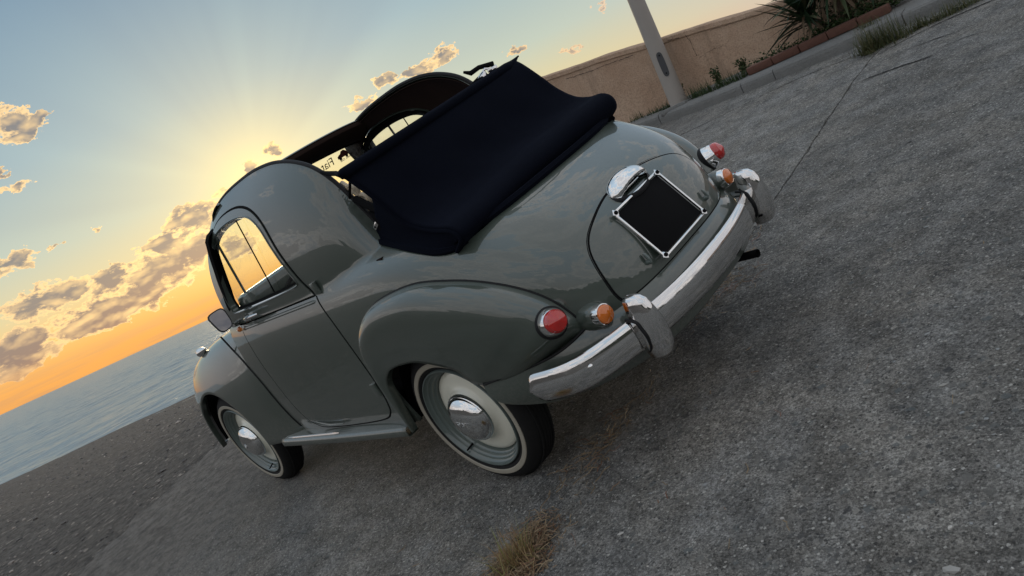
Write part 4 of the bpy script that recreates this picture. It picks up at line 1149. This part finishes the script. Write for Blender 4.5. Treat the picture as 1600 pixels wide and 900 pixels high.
def beach_m():
    m, N, b, t = mat('dark_shingle'); co = objco(N)
    n = N.noise(co, .9, 5, .6); g1 = N.noise(co, 14, 7, .8); g2 = N.noise(co, 60, 4, .8)
    v = N.n.new('ShaderNodeTexVoronoi'); v.inputs['Scale'].default_value = 30; N.l.new(co, v.inputs['Vector'])
    h = N.n.new('ShaderNodeSeparateColor'); N.l.new(v.outputs['Color'], h.inputs[0])
    c = N.mix(N.sstep(g1, .32, .68), (.060, .053, .048, 1), (.235, .212, .185, 1))
    c = N.mix(N.m('MULTIPLY', N.sstep(g2, .35, .65), .5), c, N.mix(n, (.075, .068, .062, 1), (.20, .18, .16, 1)))
    c = N.mix(N.m('MULTIPLY', N.sstep(h.outputs[0], .82, .9), .7), c, N.ramp(h.outputs[1], [(0, (.07, .066, .062)), (.6, (.24, .21, .18)), (1, (.46, .40, .34))]))
    P_(b, base=c, rough=.9, spec=.2); bump(N, b, N.m('ADD', N.m('MULTIPLY', v.outputs['Distance'], -.8), N.m('ADD', N.m('MULTIPLY', g1, 2.0), N.m('MULTIPLY', N.noise(co, 4, 5, .6), 2.5))), .03, 1.); return m
BEACH = beach_m()
def sea_m():
    m, N, b, t = mat('sea_water'); co = objco(N)
    w1 = N.noise(N.v('MULTIPLY', co, (1., .45, 1)), .9, 5, .6, .6); w2 = N.noise(N.v('MULTIPLY', co, (1., .5, 1)), .22, 5, .6, .5); w3 = N.noise(N.v('MULTIPLY', co, (1, .35, 1)), .05, 4, .6)
    P_(b, base=(.24, .275, .28), rough=.28, spec=.5); b.inputs['IOR'].default_value = 1.33
    h = N.m('ADD', N.m('MULTIPLY', w1, .30), N.m('ADD', N.m('MULTIPLY', w2, 1.3), N.m('MULTIPLY', w3, 2.0)))
    bump(N, b, h, .62, 1.); return m
SEAM = sea_m()

# --- ground sheet, graded finely near the car
def axis(a, b, c, d, n1, n2, n3): return np.unique(np.r_[-np.geomspace(-a, -b, n1) if a < 0 else np.linspace(a, b, n1), np.linspace(b, c, n2), np.geomspace(c, d, n3)])
gx = axis(-300., -6., 26., 30., 26, 150, 6); gy = axis(-300., -8., 14., 400., 26, 90, 30)
Xg, Yg = np.meshgrid(gx, gy, indexing='ij'); Zg = land(Xg, Yg)
Zg = np.where(Yg < -4.9, np.where(Xg < 5, .80, np.minimum(.8, Zg)), Zg)
fin(grid('ground', np.stack([Xg, Yg, Zg], -1), BEACH), kind='structure')
# --- sea with real swell close by, flat out to the horizon
th = np.linspace(rad(-62), rad(20), 420); rr = np.r_[np.geomspace(14, 260, 620), np.geomspace(300, 45000, 24)]
R_, T_ = np.meshgrid(rr, th, indexing='ij'); Xs = Cw.x+R_*np.cos(T_); Ys = Cw.y+R_*np.sin(T_)
am = np.clip(1.3-R_/240, 0, 1)
Zs = SEA-.10+am*(.10*nz2(Xs, Ys*.35, .8, 1)+.055*nz2(Xs, Ys*.4, 2.1, 2)+.022*nz2(Xs, Ys*.5, 5.2, 3)+.010*nz2(Xs, Ys*.6, 11., 5))
fin(grid('sea', np.stack([Xs, Ys, Zs], -1), SEAM, flip=True), kind='structure')

# --- the ramp: cast concrete bays with open joints
ramp = fin(mesh('ramp', [G(-30, -3.9, -.05), G(4.2, -3.9, -.05), G(4.2, 9, -.05), G(-30, 9, -.05)], [(0, 1, 2, 3)], simple('joint_dirt', (.03, .024, .018), .95, 0, .3, 40), smooth=False), kind='structure')
rj = random.Random(5)
def rough_line(pts, amp, step=.03, seed=0):
    r = random.Random(seed); out = []
    P = smoothpoly(pts, max(4, int(np.sum(np.linalg.norm(np.diff(np.array(pts), axis=0), axis=1))/step)), False)
    a = b_ = 0
    for p in P:
        a = a*.8+r.uniform(-amp, amp)*.5; b_ = b_*.8+r.uniform(-amp, amp)*.5; out.append((p[0]+a, p[1]+b_))
    return out
JOINT = [(-.105, -3.62), (-.08, -3.23), (-.14, -2.4), (-.18, -1.79), (-.20, -1.51), (-.26, -.9), (-.31, -.3), (-.33, .4), (-.32, .75), (-.35, 1.1), (-.36, 2.2), (-.40, 9)]
j1 = rough_line(JOINT, .010, .025, 1); j2 = [(x-(.010+.008*abs(math.sin(7*y)*math.sin(17*y+1)))*(1 if y < -1.2 else .35), y) for x, y in rough_line(JOINT, .010, .025, 1)]
G2 = [(-.6, -3.66), (.1, -3.70), (.58, -3.71), (.95, -3.64), (1.58, -3.50), (2.6, -3.45), (3.4, -3.4), (4.4, -3.2)]            # long crack by the kerb
def slab(name, poly, z=0., thick=.045):
    n = len(poly); V = [G(a, b_, z) for a, b_ in poly]
    r = delaunay_2d_cdt([Vector(p) for p in poly], [(i, (i+1) % n) for i in range(n)], [], 1, 1e-6)
    Vt = [G(v.x, v.y, z) for v in r[0]]; F = [tuple(f) for f in r[2]]; k = len(Vt); n_ = len(Vt)
    B = [G(a, b_, z) for a, b_ in poly]+[G(a, b_, z-thick) for a, b_ in poly]
    F2 = [(k+i, k+(i+1) % n, k+n+(i+1) % n, k+n+i) for i in range(n)]
    o = mesh(name, Vt+B, F+F2, CONC, ramp, smooth=False)
    bm = bmesh.new(); bm.from_mesh(o.data); bmesh.ops.recalc_face_normals(bm, faces=bm.faces)
    for f in bm.faces:
        if f.normal.z < -.5: f.normal_flip()
    bm.to_mesh(o.data); bm.free(); return o
edge = rough_line([(4.35, -3.4), (4.15, -.6), (4.02, .3), (3.85, .8), (3.68, 1.4), (3.35, 2.4), (2.6, 5), (1.4, 9)], .09, .05, 7)
crack = rough_line([(-.105, -3.62), (.25, -3.70), (.58, -3.72), (.95, -3.65), (1.58, -3.5), (2.6, -3.42), (3.4, -3.36), (4.35, -3.4)], .006, .03, 9)
slab('concrete_bay', j1+edge[::-1]+crack[::-1][1:-1])
crack2 = [(x, y-.012-.010*abs(math.sin(3*x))) for x, y in crack]
kb = [(4.6, -4.9), (3.2, -4.56), (2.5, -4.36), (1.65, -4.13), (1.2, -4.05), (.4, -3.98), (-.15, -3.96)]
slab('gutter_strip', crack2[1:]+kb)
# the bay on the near side, with a short wide crack running off the joint
wc = [(-.17, -2.97), (-.30, -2.955), (-.43, -2.94), (-.62, -2.90)]
slab('concrete_bay', [(a, b_) for a, b_ in j2][::-1]+[(-.13, -3.97), (-.6, -3.95), (-3, -3.90), (-8, -3.8), (-28, -3.6), (-28, 9), (-.42, 9)])
CRK = simple('crack_shadowed_dirt', (.012, .010, .009), .95, 0, .3, 60)
def crack_strip(pts, w, seed):
    L = rough_line(pts, .006, .02, seed); r = random.Random(seed); V = []; n = len(L)
    for i, (x, y) in enumerate(L):
        a = L[max(0, i-1)]; b_ = L[min(n-1, i+1)]; t = Vector((b_[0]-a[0], b_[1]-a[1])).normalized(); k = w*math.sin(PI*(i+.3)/(n+.6))**.5*r.uniform(.5, 1.1)
        V += [G(x-t.y*k, y+t.x*k, .0035), G(x+t.y*k, y-t.x*k, .0035)]
    mesh('crack', V, [(2*i, 2*i+1, 2*i+3, 2*i+2) for i in range(n-1)], CRK, ramp, smooth=False)
crack_strip(wc, .011, 3); crack_strip([(-.41, -3.26), (-.5, -3.25), (-.58, -3.24), (-.65, -3.22)], .006, 4); crack_strip([(-.62, -3.0), (-.75, -3.02), (-.9, -2.96)], .004, 6)
crack_strip([(-.12, -3.45), (-.3, -3.55), (-.55, -3.62), (-.9, -3.62), (-1.4, -3.7)], .010, 8)
crack_strip([(.35, -3.3), (.42, -3.22), (.55, -3.2)], .003, 9)

# --- kerb and pavement strip
pave = fin(mesh('pavement', [G(x, y, .078) for x, y in ((-9, -3.98), (-3, -3.98), (-.15, -4.0), (.4, -4.02), (1.2, -4.09), (1.65, -4.17), (2.5, -4.40), (3.2, -4.6), (4.4, -4.9), (4.4, -5.2), (-9, -5.2))], [tuple(range(11))], KERB, smooth=False), kind='structure')
kl = spl([-9, -3, -.15, .4, 1.2, 1.65, 2.5, 3.2, 4.4], [-3.92, -3.92, -3.95, -3.97, -4.04, -4.12, -4.35, -4.55, -4.88])
cuts = [-8.2, -7.2, -6.2, -5.2, -4.2, -3.2, -2.2, -1.2, -.18, .86, 1.18, 2.2, 3.2, 4.3]
rk = random.Random(2)
for a, b_ in zip(cuts[:-1], cuts[1:]):
    n = 8; xs = np.linspace(a+.004, b_-.004, n); V = []; dz = rk.uniform(-.003, .004); dy = rk.uniform(-.004, .004)
    for x in xs:
        y = float(kl(x))+dy
        V += [G(x, y+.012, -.06), G(x, y+.004, .050+dz), G(x, y-.002, .072+dz), G(x, y-.016, .086+dz), G(x, y-.12, .090+dz), G(x, y-.125, .03)]
    F = [(i*6+j, (i+1)*6+j, (i+1)*6+j+1, i*6+j+1) for i in range(n-1) for j in range(5)]+[tuple(range(6)), tuple((n-1)*6+j for j in range(6))[::-1]]
    mesh('kerbstone', V, F, KERB, pave, smooth=False)

# --- the rough-cast wall
wt = spl([-6, -2, -.5, 1.03, 2.25, 3.31, 3.95], [1.10, 1.12, 1.18, 1.325, 1.535, 1.705, 1.80])
xs = np.linspace(-6, 3.95, 200); rw = np.random.RandomState(4); V = []
wob = np.convolve(rw.randn(230), np.ones(12)/12, 'same')[:200]*.012; w0 = -4.50
for i, x in enumerate(xs):
    zt = float(wt(x))+wob[i]
    V += [(x, w0+.02+wob[i]*.4, .55), (x, w0+.004+wob[i]*.3, .95), (x, w0+wob[i]*.3, zt-.06), (x, w0+.012+wob[i]*.3, zt-.05), (x, w0+.010, zt-.012), (x, w0-.01, zt), (x, w0-.24, zt+.005), (x, w0-.26, zt-.03), (x, w0-.26, .5)]
F = [(i*9+j, (i+1)*9+j, (i+1)*9+j+1, i*9+j+1) for i in range(199) for j in range(8)]+[tuple(range(9)), tuple(199*9+j for j in range(9))[::-1]]
wall = mesh('boundary_wall', V, F, WALLM, None, smooth=False, label='long rough-cast tan wall with weathered streaks running behind the kerb', cat='wall')
bm = bmesh.new(); bm.from_mesh(wall.data); bmesh.ops.recalc_face_normals(bm, faces=bm.faces); bm.to_mesh(wall.data); bm.free()
# hairline cracks in the render, an expansion joint and a cold joint under the coping
def wall_crack(pts, w, seed, nm='crack'):
    r = random.Random(seed); P = rough_line(pts, .010, .02, seed); V = []; n = len(P)
    for i, (x, z) in enumerate(P):
        a = P[max(0, i-1)]; b_ = P[min(n-1, i+1)]; t = Vector((b_[0]-a[0], b_[1]-a[1])).normalized(); k = w*r.uniform(.3, 1.)
        y = w0+.016
        V += [(x-t.y*k, y, z+t.x*k), (x+t.y*k, y, z-t.x*k)]
    mesh(nm, V, [(2*i, 2*i+1, 2*i+3, 2*i+2) for i in range(n-1)], CRK, wall, smooth=False)
wall_crack([(3.3, 1.60), (2.9, 1.545), (2.55, 1.50), (2.4, 1.48)], .0035, 1); wall_crack([(1.98, 1.445), (1.86, 1.42)], .0035, 2)
wall_crack([(1.80, 1.42), (1.775, 1.34), (1.76, 1.20)], .003, 3); wall_crack([(1.75, 1.18), (1.6, 1.19), (1.5, 1.17)], .0015, 4); wall_crack([(1.55, 1.34), (1.3, 1.31), (1.05, 1.27)], .0015, 5)

# --- brick edging of the planting strip
BR = simple('brick_red', (.120, .055, .038), .9, 0, .35, 30, .005)
planter = empty('planter_edging', 'row of brown red edging bricks along the foot of the wall beneath the spiky plant', 'edging')
be = [1.17, .93, .69, .45, .21, -.03]
bme = None
for i in range(5):
    a, b_ = be[i+1]+.004, be[i]-.004; y = -4.235+.004*rj.uniform(-1, 1); r = rj.uniform(-.004, .004)
    M = MB(); c = G((a+b_)/2, y, .112+r); M.box((0, 0, 0), (b_-a, .06, .062), None, .006)
    o = M.build('brick', BR, planter); o.matrix_world = Matrix.Translation(c) @ RAMP.to_3x3().to_4x4() @ Matrix.Rotation(rj.uniform(-.02, .02), 4, 'Z')

# --- street lamp
GALV = simple('grey_painted_steel', (.30, .27, .24), .6, 0, .08, 6)
pbase = G(2.0, -4.37, .085)
lampp = empty('street_lamp', 'tall tapering grey street lamp post standing on the kerb against the tan wall', 'lamp post', M=Matrix.Translation(pbase))
b = MB(); b.lathe([(-.1, .083), (0, .083), (1.0, .073), (3, .058), (5.2, .042), (5.21, 0)], 40, (0, 0, 0), (0, 0, 1)); b.build('post', GALV, lampp)
dv = Vector((Cw.x-pbase.x, Cw.y-pbase.y, 0)).normalized(); 
pdir = Vector((dv.x, dv.y, 0)); sdv = Vector((-pdir.y, pdir.x, 0)); Rq = Matrix((sdv, pdir, Vector((0, 0, 1)))).transposed()
b = MB(); pl2 = smoothpoly([(-.026, -.085), (0, -.115), (.026, -.085), (.026, .085), (0, .115), (-.026, .085)], 28)
V0 = [Rq @ Vector((a, .0765-.5*a*a/.08, c_)) for a, c_ in pl2]+[Rq @ Vector((a, .085-.5*a*a/.08, c_)) for a, c_ in pl2]
b.add([v+Vector((0, 0, .385)) for v in V0], [tuple(range(28, 56))]+[(i, (i+1) % 28, 28+(i+1) % 28, 28+i) for i in range(28)])
b.build('access_cover', simple('dark_grey_cover', (.045, .045, .048), .6), lampp)
for dz in (-.085, .085):
    b = MB(); b.lathe([(0, .007), (.004, .006), (.005, 0)], 12, Rq @ Vector((0, .084, .385+dz)), pdir); b.build('cover_screw', BLACK, lampp)
b = MB(); b.tube([(0, 0, 5.1), (-.1, .4, 5.5), (-.3, 1.1, 5.75), (-.4, 1.5, 5.78)], [.04, .035, .03, .03], 10); b.build('arm', GALV, lampp)
b = MB(); b.box((-.48, 1.85, 5.77), (.24, .7, .10), Matrix.Rotation(rad(14), 3, 'Z'), .04); b.build('lamp_head', GALV, lampp)
b = MB(); b.box((0, 0, -.02), (.30, .26, .05), None, .01); b.build('foot_pad', KERB, lampp)

# --- plants
def leaf_m(name, a, b_, c_=None):
    m, N, bs, t = mat(name); g = N.n.new('ShaderNodeNewGeometry'); r = g.outputs['Random Per Island']
    oi = N.n.new('ShaderNodeObjectInfo').outputs['Random']; q = N.m('FRACT', N.m('ADD', r, oi))
    st = [(0, a), (.6, b_)]+([(1, c_)] if c_ else [])
    P_(bs, base=N.ramp(q, st), rough=.55, spec=.3); bs.inputs['Subsurface Weight'].default_value = 0
    return m
YUC = leaf_m('yucca_leaf', (.012, .028, .012), (.032, .060, .024), (.08, .07, .038))
DRY = leaf_m('dry_leaf', (.10, .065, .04), (.17, .12, .075))
def blade(L, w, droop, curl=0, n=6):
    V = []; 
    for i in range(n+1):
        t = i/n; ww = w*(math.sin(PI*min(1, t*1.3+.25)/2))*(1-t**2.2)+.0006; x = L*t*math.cos(droop*t*.8); z = L*t*math.sin(.0)-droop*L*t*t*.55
        V += [Vector((x, -ww, z+ww*.35)), Vector((x, 0, z)), Vector((x, ww, z+ww*.35))]
    F = []
    for i in range(n):
        k = i*3; F += [(k, k+1, k+4, k+3), (k+1, k+2, k+5, k+4)]
    return V, F
lm = []
for (L, w, dr) in ((.42, .020, .25), (.36, .019, .5), (.46, .021, .1), (.30, .016, .8)):
    V, F = blade(L, w, dr); me = bpy.data.meshes.new('leaf'); me.from_pydata([tuple(v) for v in V], [], F); me.materials.append(YUC)
    me.polygons.foreach_set('use_smooth', [True]*len(me.polygons)); lm.append(me)
V, F = blade(.36, .014, 1.3); med = bpy.data.meshes.new('dry_leaf'); med.from_pydata([tuple(v) for v in V], [], F); med.materials.append(DRY)
yb = G(.36, -4.42, .10)
yuc = empty('yucca_plant', 'spiky dark green yucca with brown dead leaves growing against the tan wall', 'plant', M=Matrix.Translation(yb))
b = MB(); b.tube([(0, 0, -.03), (-.02, 0, .2), (-.05, .01, .45), (-.04, 0, .6)], [.05, .045, .04, .03], 8); b.build('trunk', simple('yucca_bark', (.09, .06, .04), .9), yuc)
b = MB(); b.tube([(.1, .02, -.03), (.20, .02, .1), (.26, .02, .16)], [.03, .03, .02], 8); b.build('trunk', bpy.data.materials['yucca_bark'], yuc)
ry = random.Random(12)
for (c0, n, zlo, zhi) in (((-.02, 0, .36), 130, -.8, 1.3), ((.27, .02, .17), 85, -.35, 1.4), ((-.30, .0, .38), 80, -.8, 1.3)):
    for i in range(n):
        az = ry.uniform(0, 2*PI); el_ = ry.uniform(zlo, zhi)
        if math.sin(az) < -.35: az = -az
        dead = el_ < -.2 and ry.random() < .6
        o = bpy.data.objects.new('dead_leaf' if dead else 'leaf', med if dead else lm[ry.randrange(4)]); C.objects.link(o); o.parent = yuc
        s_ = ry.uniform(.75, 1.3)
        o.matrix_local = Matrix.Translation(Vector(c0)+Vector((0, 0, ry.uniform(-.06, .08)))) @ Matrix.Rotation(az, 4, 'Z') @ Matrix.Rotation(-el_, 4, 'Y') @ Matrix.Rotation(ry.uniform(-.5, .5), 4, 'X') @ Matrix.Scale(s_, 4)
# low leafy growth and grasses
GRS = leaf_m('grass_blade', (.035, .05, .018), (.075, .085, .03), (.15, .125, .06))
HERB = leaf_m('herb_leaf', (.016, .035, .012), (.04, .07, .022), (.07, .075, .03))
STRAW = leaf_m('straw', (.13, .085, .050), (.26, .19, .11), (.17, .075, .045))
DEADG = leaf_m('dead_grass', (.20, .115, .055), (.36, .25, .13), (.17, .19, .05))
def tuft(name, pts, n, h, spread, m, seed, w=.0025, lean=(0, 0), **kw):
    r = random.Random(seed); V = []; F = []
    for k in range(n):
        p = pts[r.randrange(len(pts))]; p = Vector((p[0]+r.gauss(0, p[2]), p[1]+r.gauss(0, p[2]*.6), 0)); base = G(p.x, p.y, p[2]*0+kw_z)
        az = r.uniform(0, 2*PI); L = h*r.uniform(.35, 1.1); ti = abs(r.gauss(0, spread)); d0 = Vector((math.cos(az), math.sin(az), 0))
        sd = Vector((-d0.y, d0.x, 0))*w*r.uniform(.6, 1.2); N_ = 4; q = base.copy(); a = ti*.4; rows = []
        for i in range(N_+1):
            t = i/N_; ww = 1-t*.92; rows.append((q-sd*ww, q+sd*ww)); a += ti*.45; q = q+(d0*math.sin(min(a, 2.0))+Vector((lean[0], lean[1], 0))*t+Vector((0, 0, math.cos(min(a, 1.9)))))*L/N_
        b0 = len(V); V += [v for rw_ in rows for v in rw_]; F += [(b0+2*i, b0+2*i+1, b0+2*i+3, b0+2*i+2) for i in range(N_)]
    return mesh(name, V, F, m, None, smooth=False, **kw)
kw_z = 0.
tuft('grass_tuft', [(-.02, -3.66, .05), (-.10, -3.68, .05), (-.2, -3.66, .06), (-.03, -3.60, .03)], 900, .20, .85, GRS, 1, .0024, label='large green grass tuft growing from the joint below the kerb', cat='grass tuft', group='grass tufts along the kerb')
tuft('grass_tuft', [(-.42, -3.72, .05), (-.52, -3.74, .05), (-.62, -3.76, .05), (-.34, -3.72, .03)], 800, .10, .95, GRS, 2, .0022, label='low dense grass tuft in the gutter crack, nearest the top right', cat='grass tuft', group='grass tufts along the kerb')
kw_z = .085
tuft('grass_tuft', [(.05, -4.02, .04), (.12, -4.04, .03)], 110, .09, .8, GRS, 3, .002, label='small thin grass tuft on top of the kerb', cat='grass tuft', group='grass tufts along the kerb')
kw_z = .07
tuft('weed_patch', [(1.25, -4.28, .05), (1.45, -4.30, .06), (1.65, -4.30, .06), (1.8, -4.36, .05)], 620, .13, .8, HERB, 4, .004, label='straggling weeds between the lamp post and the brick edging', cat='weeds', group='weeds at the foot of the wall')
tuft('weed_patch', [(2.18, -4.42, .03), (2.35, -4.46, .05), (2.6, -4.50, .05)], 360, .10, .9, HERB, 5, .004, label='low weeds at the wall foot left of the lamp post', cat='weeds', group='weeds at the foot of the wall')
def shrub(name, cs, n, ls, m, seed, **kw):
    r = random.Random(seed); V = []; F = []
    for k in range(n):
        c = cs[r.randrange(len(cs))]; p = G(c[0]+r.gauss(0, c[3]), c[1]+abs(r.gauss(0, c[3]*.4)), c[2]+abs(r.gauss(0, c[4])))
        u = Vector((r.gauss(0, 1), r.gauss(0, 1), r.gauss(0, .6))).normalized(); v = u.orthogonal().normalized(); v.rotate(Matrix.Rotation(r.uniform(0, 6), 3, u)); L = ls*r.uniform(.5, 1.2)
        b0 = len(V); V += [p, p+u*L*.4+v*L*.28, p+u*L*.95, p+u*L*.4-v*L*.28, ]; F += [(b0, b0+1, b0+2), (b0, b0+2, b0+3)]
    return mesh(name, V, F, m, None, smooth=False, **kw)
shrub('ground_cover', [(x, -4.33, .10, .06, .035) for x in np.linspace(-.05, 1.12, 14)]+[(x, -4.38, .12, .06, .05) for x in np.linspace(-.1, .55, 8)], 3600, .028, HERB, 6, kind='stuff', label='dense low green leaves filling the planting strip behind the bricks')
def sprig(x, y, h, seed, label):
    r = random.Random(seed); e = empty('shrub_sprig', label, 'shrub', 'thin twiggy sprigs by the wall', M=Matrix.Translation(G(x, y, .09)))
    b = MB(); V = []; F = []
    for k in range(6):
        az = r.uniform(0, 6.28); P = [Vector((0, 0, 0))]; d = Vector((math.cos(az)*.35, abs(math.sin(az))*.25, 1)).normalized()
        for i in range(7): d = (d+Vector((r.gauss(0, .12), r.gauss(0, .1), 0))).normalized(); P.append(P[-1]+d*h/7)
        b.tube(P, [.003*(1-i/9) for i in range(8)], 5)
        for p in P[1:]:
            for q in range(5):
                u = Vector((r.gauss(0, 1), r.gauss(0, 1), r.gauss(.2, .7))).normalized(); v = u.orthogonal().normalized(); L = .028*r.uniform(.6, 1.2); pp = p+u*.008
                b0 = len(V); V += [pp, pp+u*L*.45+v*L*.25, pp+u*L, pp+u*L*.45-v*L*.25]; F += [(b0, b0+1, b0+2), (b0, b0+2, b0+3)]
    b.build('stem', bpy.data.materials['yucca_bark'], e); mesh('foliage', V, F, HERB, e, smooth=False, kind='stuff')
sprig(.42, -4.42, .34, 1, 'tall thin leafy sprig just right of the yucca'); sprig(.22, -4.42, .42, 2, 'thin leafy sprig at the right-hand end of the planting strip')
sprig(1.55, -4.40, .14, 3, 'small brown sprig against the wall right of the lamp post'); sprig(1.28, -4.38, .12, 4, 'tiny sprig by the left end of the bricks')
sprig(2.02, -4.47, .12, 5, 'tiny sprig tucked behind the foot of the lamp post')
# foreground dry tuft and litter in the joint
kw_z = 0.
tuft('dry_grass_tuft', [(-.35, .93, .03), (-.34, .96, .03), (-.36, .90, .02), (-.33, .94, .02)], 230, .125, .62, DEADG, 7, .0019, label='dry brown and green grass tuft growing from the joint at the bottom edge', cat='grass tuft')
def litter(name, cs, n, L0, m, seed, **kw):
    r = random.Random(seed); V = []; F = []
    for k in range(n):
        c = cs[r.randrange(len(cs))]; x = c[0]+r.gauss(0, c[2]); y = c[1]+r.gauss(0, c[3]); a = r.uniform(0, 6.28); L = L0*r.uniform(.3, 1.3); w = .0010*r.uniform(.7, 1.6); z = .004+abs(r.gauss(0, .006))
        P = []
        for i in range(4): P.append((x+math.cos(a)*L*i/3, y+math.sin(a)*L*i/3)); a += r.gauss(0, .25)
        b0 = len(V)
        for i, (px, py) in enumerate(P): V += [G(px-math.sin(a)*w, py+math.cos(a)*w, z), G(px+math.sin(a)*w, py-math.cos(a)*w, z+.0012)]; z = max(.003, z+r.gauss(0, .003))
        F += [(b0+2*i, b0+2*i+1, b0+2*i+3, b0+2*i+2) for i in range(3)]
    return mesh(name, V, F, m, None, smooth=False, **kw)
litter('dry_litter', [(-.36, .93, .06, .06), (-.34, .82, .045, .06), (-.38, .98, .06, .05), (-.34, .88, .05, .05)], 1300, .05, STRAW, 8, kind='stuff', label='brown needles and straw matted round the dry tuft')
litter('straw_litter', [(-.32, -.70, .06, .12), (-.36, -.62, .08, .05), (-.30, -.45, .05, .1), (-.33, .3, .04, .12), (-.34, .45, .05, .1), (-.25, -1.0, .04, .15)], 420, .06, STRAW, 9, kind='stuff', label='straw and dry needles along the open joint under the bumper')
litter('straw_litter', [(-.6, .6, .5, .5), (-.3, 0, .6, .5), (-1.0, 0, .4, .7), (.6, 1.2, .5, .4)], 60, .035, STRAW, 10, kind='stuff', label='loose straws scattered over the concrete')
# loose stones
def stones(name, gen, m, seed, **kw):
    r = random.Random(seed); V = []; F = []
    bm = bmesh.new(); bmesh.ops.create_icosphere(bm, subdivisions=1, radius=1); bV = [v.co.copy() for v in bm.verts]; bF = [[v.index for v in f.verts] for f in bm.faces]; bm.free()
    V = np.empty((0, 3)); VV = []; FF = []; n0 = 0
    for p, s_, flat in gen(r):
        a = r.uniform(0, 6.28); ca_, sa_ = math.cos(a), math.sin(a); sx, sy, sz = s_*r.uniform(.7, 1.3), s_*r.uniform(.5, 1.), s_*flat*r.uniform(.5, 1)
        for v in bV:
            k = r.uniform(.82, 1.12); x, y, z = v.x*sx*k, v.y*sy*k, v.z*sz*k; VV.append((p[0]+x*ca_-y*sa_, p[1]+x*sa_+y*ca_, p[2]+z))
        FF += [tuple(n0+i for i in f) for f in bF]; n0 += len(bV)
    return mesh(name, VV, FF, m, None, smooth=False, **kw)
def stone_m(name, stops):
    m, N, b, t = mat(name); r = N.n.new('ShaderNodeNewGeometry').outputs['Random Per Island']; P_(b, base=N.ramp(r, stops), rough=.75); return m
ST1 = stone_m('pebble', [(0, (.06, .06, .06)), (.3, (.16, .158, .15)), (.55, (.26, .25, .225)), (.75, (.20, .21, .21)), (.9, (.34, .325, .30)), (1, (.50, .48, .44))])
ST2 = stone_m('beach_pebble', [(0, (.06, .055, .052)), (.4, (.12, .108, .098)), (.7, (.20, .175, .155)), (.9, (.32, .275, .235)), (1, (.5, .44, .38))])
def g1(r):
    for k in range(9000):
        x = r.uniform(-1.75, 3.6); y = r.uniform(-3.6, 1.6)
        if r.random() < .5: x = r.uniform(-1.8, .4); y = r.uniform(-1.2, 1.5)
        s_ = .0018*math.exp(r.gauss(0, .55)); yield G(x, y, s_*.1), s_*1.5, .5
stones('embedded_pebbles', g1, ST1, 3, kind='stuff', label='small worn pebbles standing proud of the concrete')
def g2(r):
    n = 0
    while n < 5200:
        d = 3.2*math.exp(r.uniform(0, 1.7)); a = rad(r.uniform(-24, 32)); X = Cw.x+5.2*1+d*math.cos(a)-3.2; Y = Cw.y+(d+2)*math.sin(a)
        if X < edge_x(Y)+.05 or shore_d(X, Y) < .3: continue
        n += 1; s_ = .007*math.exp(r.gauss(0, .5))*(1+.05*d); yield (X, Y, float(land(np.array(X), np.array(Y)))+s_*.2), s_, .6
stones('beach_pebbles', g2, ST2, 4, kind='stuff', label='dark beach pebbles spread between the ramp and the water')

# --- country behind the photographer (seen mirrored in paint and chrome)
HILL = simple('hillside', (.030, .034, .024), .95, 0, .5, .08)
th = np.linspace(rad(62), rad(262), 260); rows = []
for f_, zf in ((0, 0), (.06, .35), (.14, .8), (.22, 1.0), (.35, .9), (.6, 0)):
    r0 = 75+120*f_; hh = (9+5*np.sin(th*2.3+1)+3*np.sin(th*7)+1.0*np.sin(th*23+2)+.8*np.sin(th*61))*zf-4
    rows.append(np.stack([Cw.x+r0*np.cos(th), Cw.y+r0*np.sin(th), hh], 1))
fin(grid('hills', np.array(rows), HILL), kind='structure')
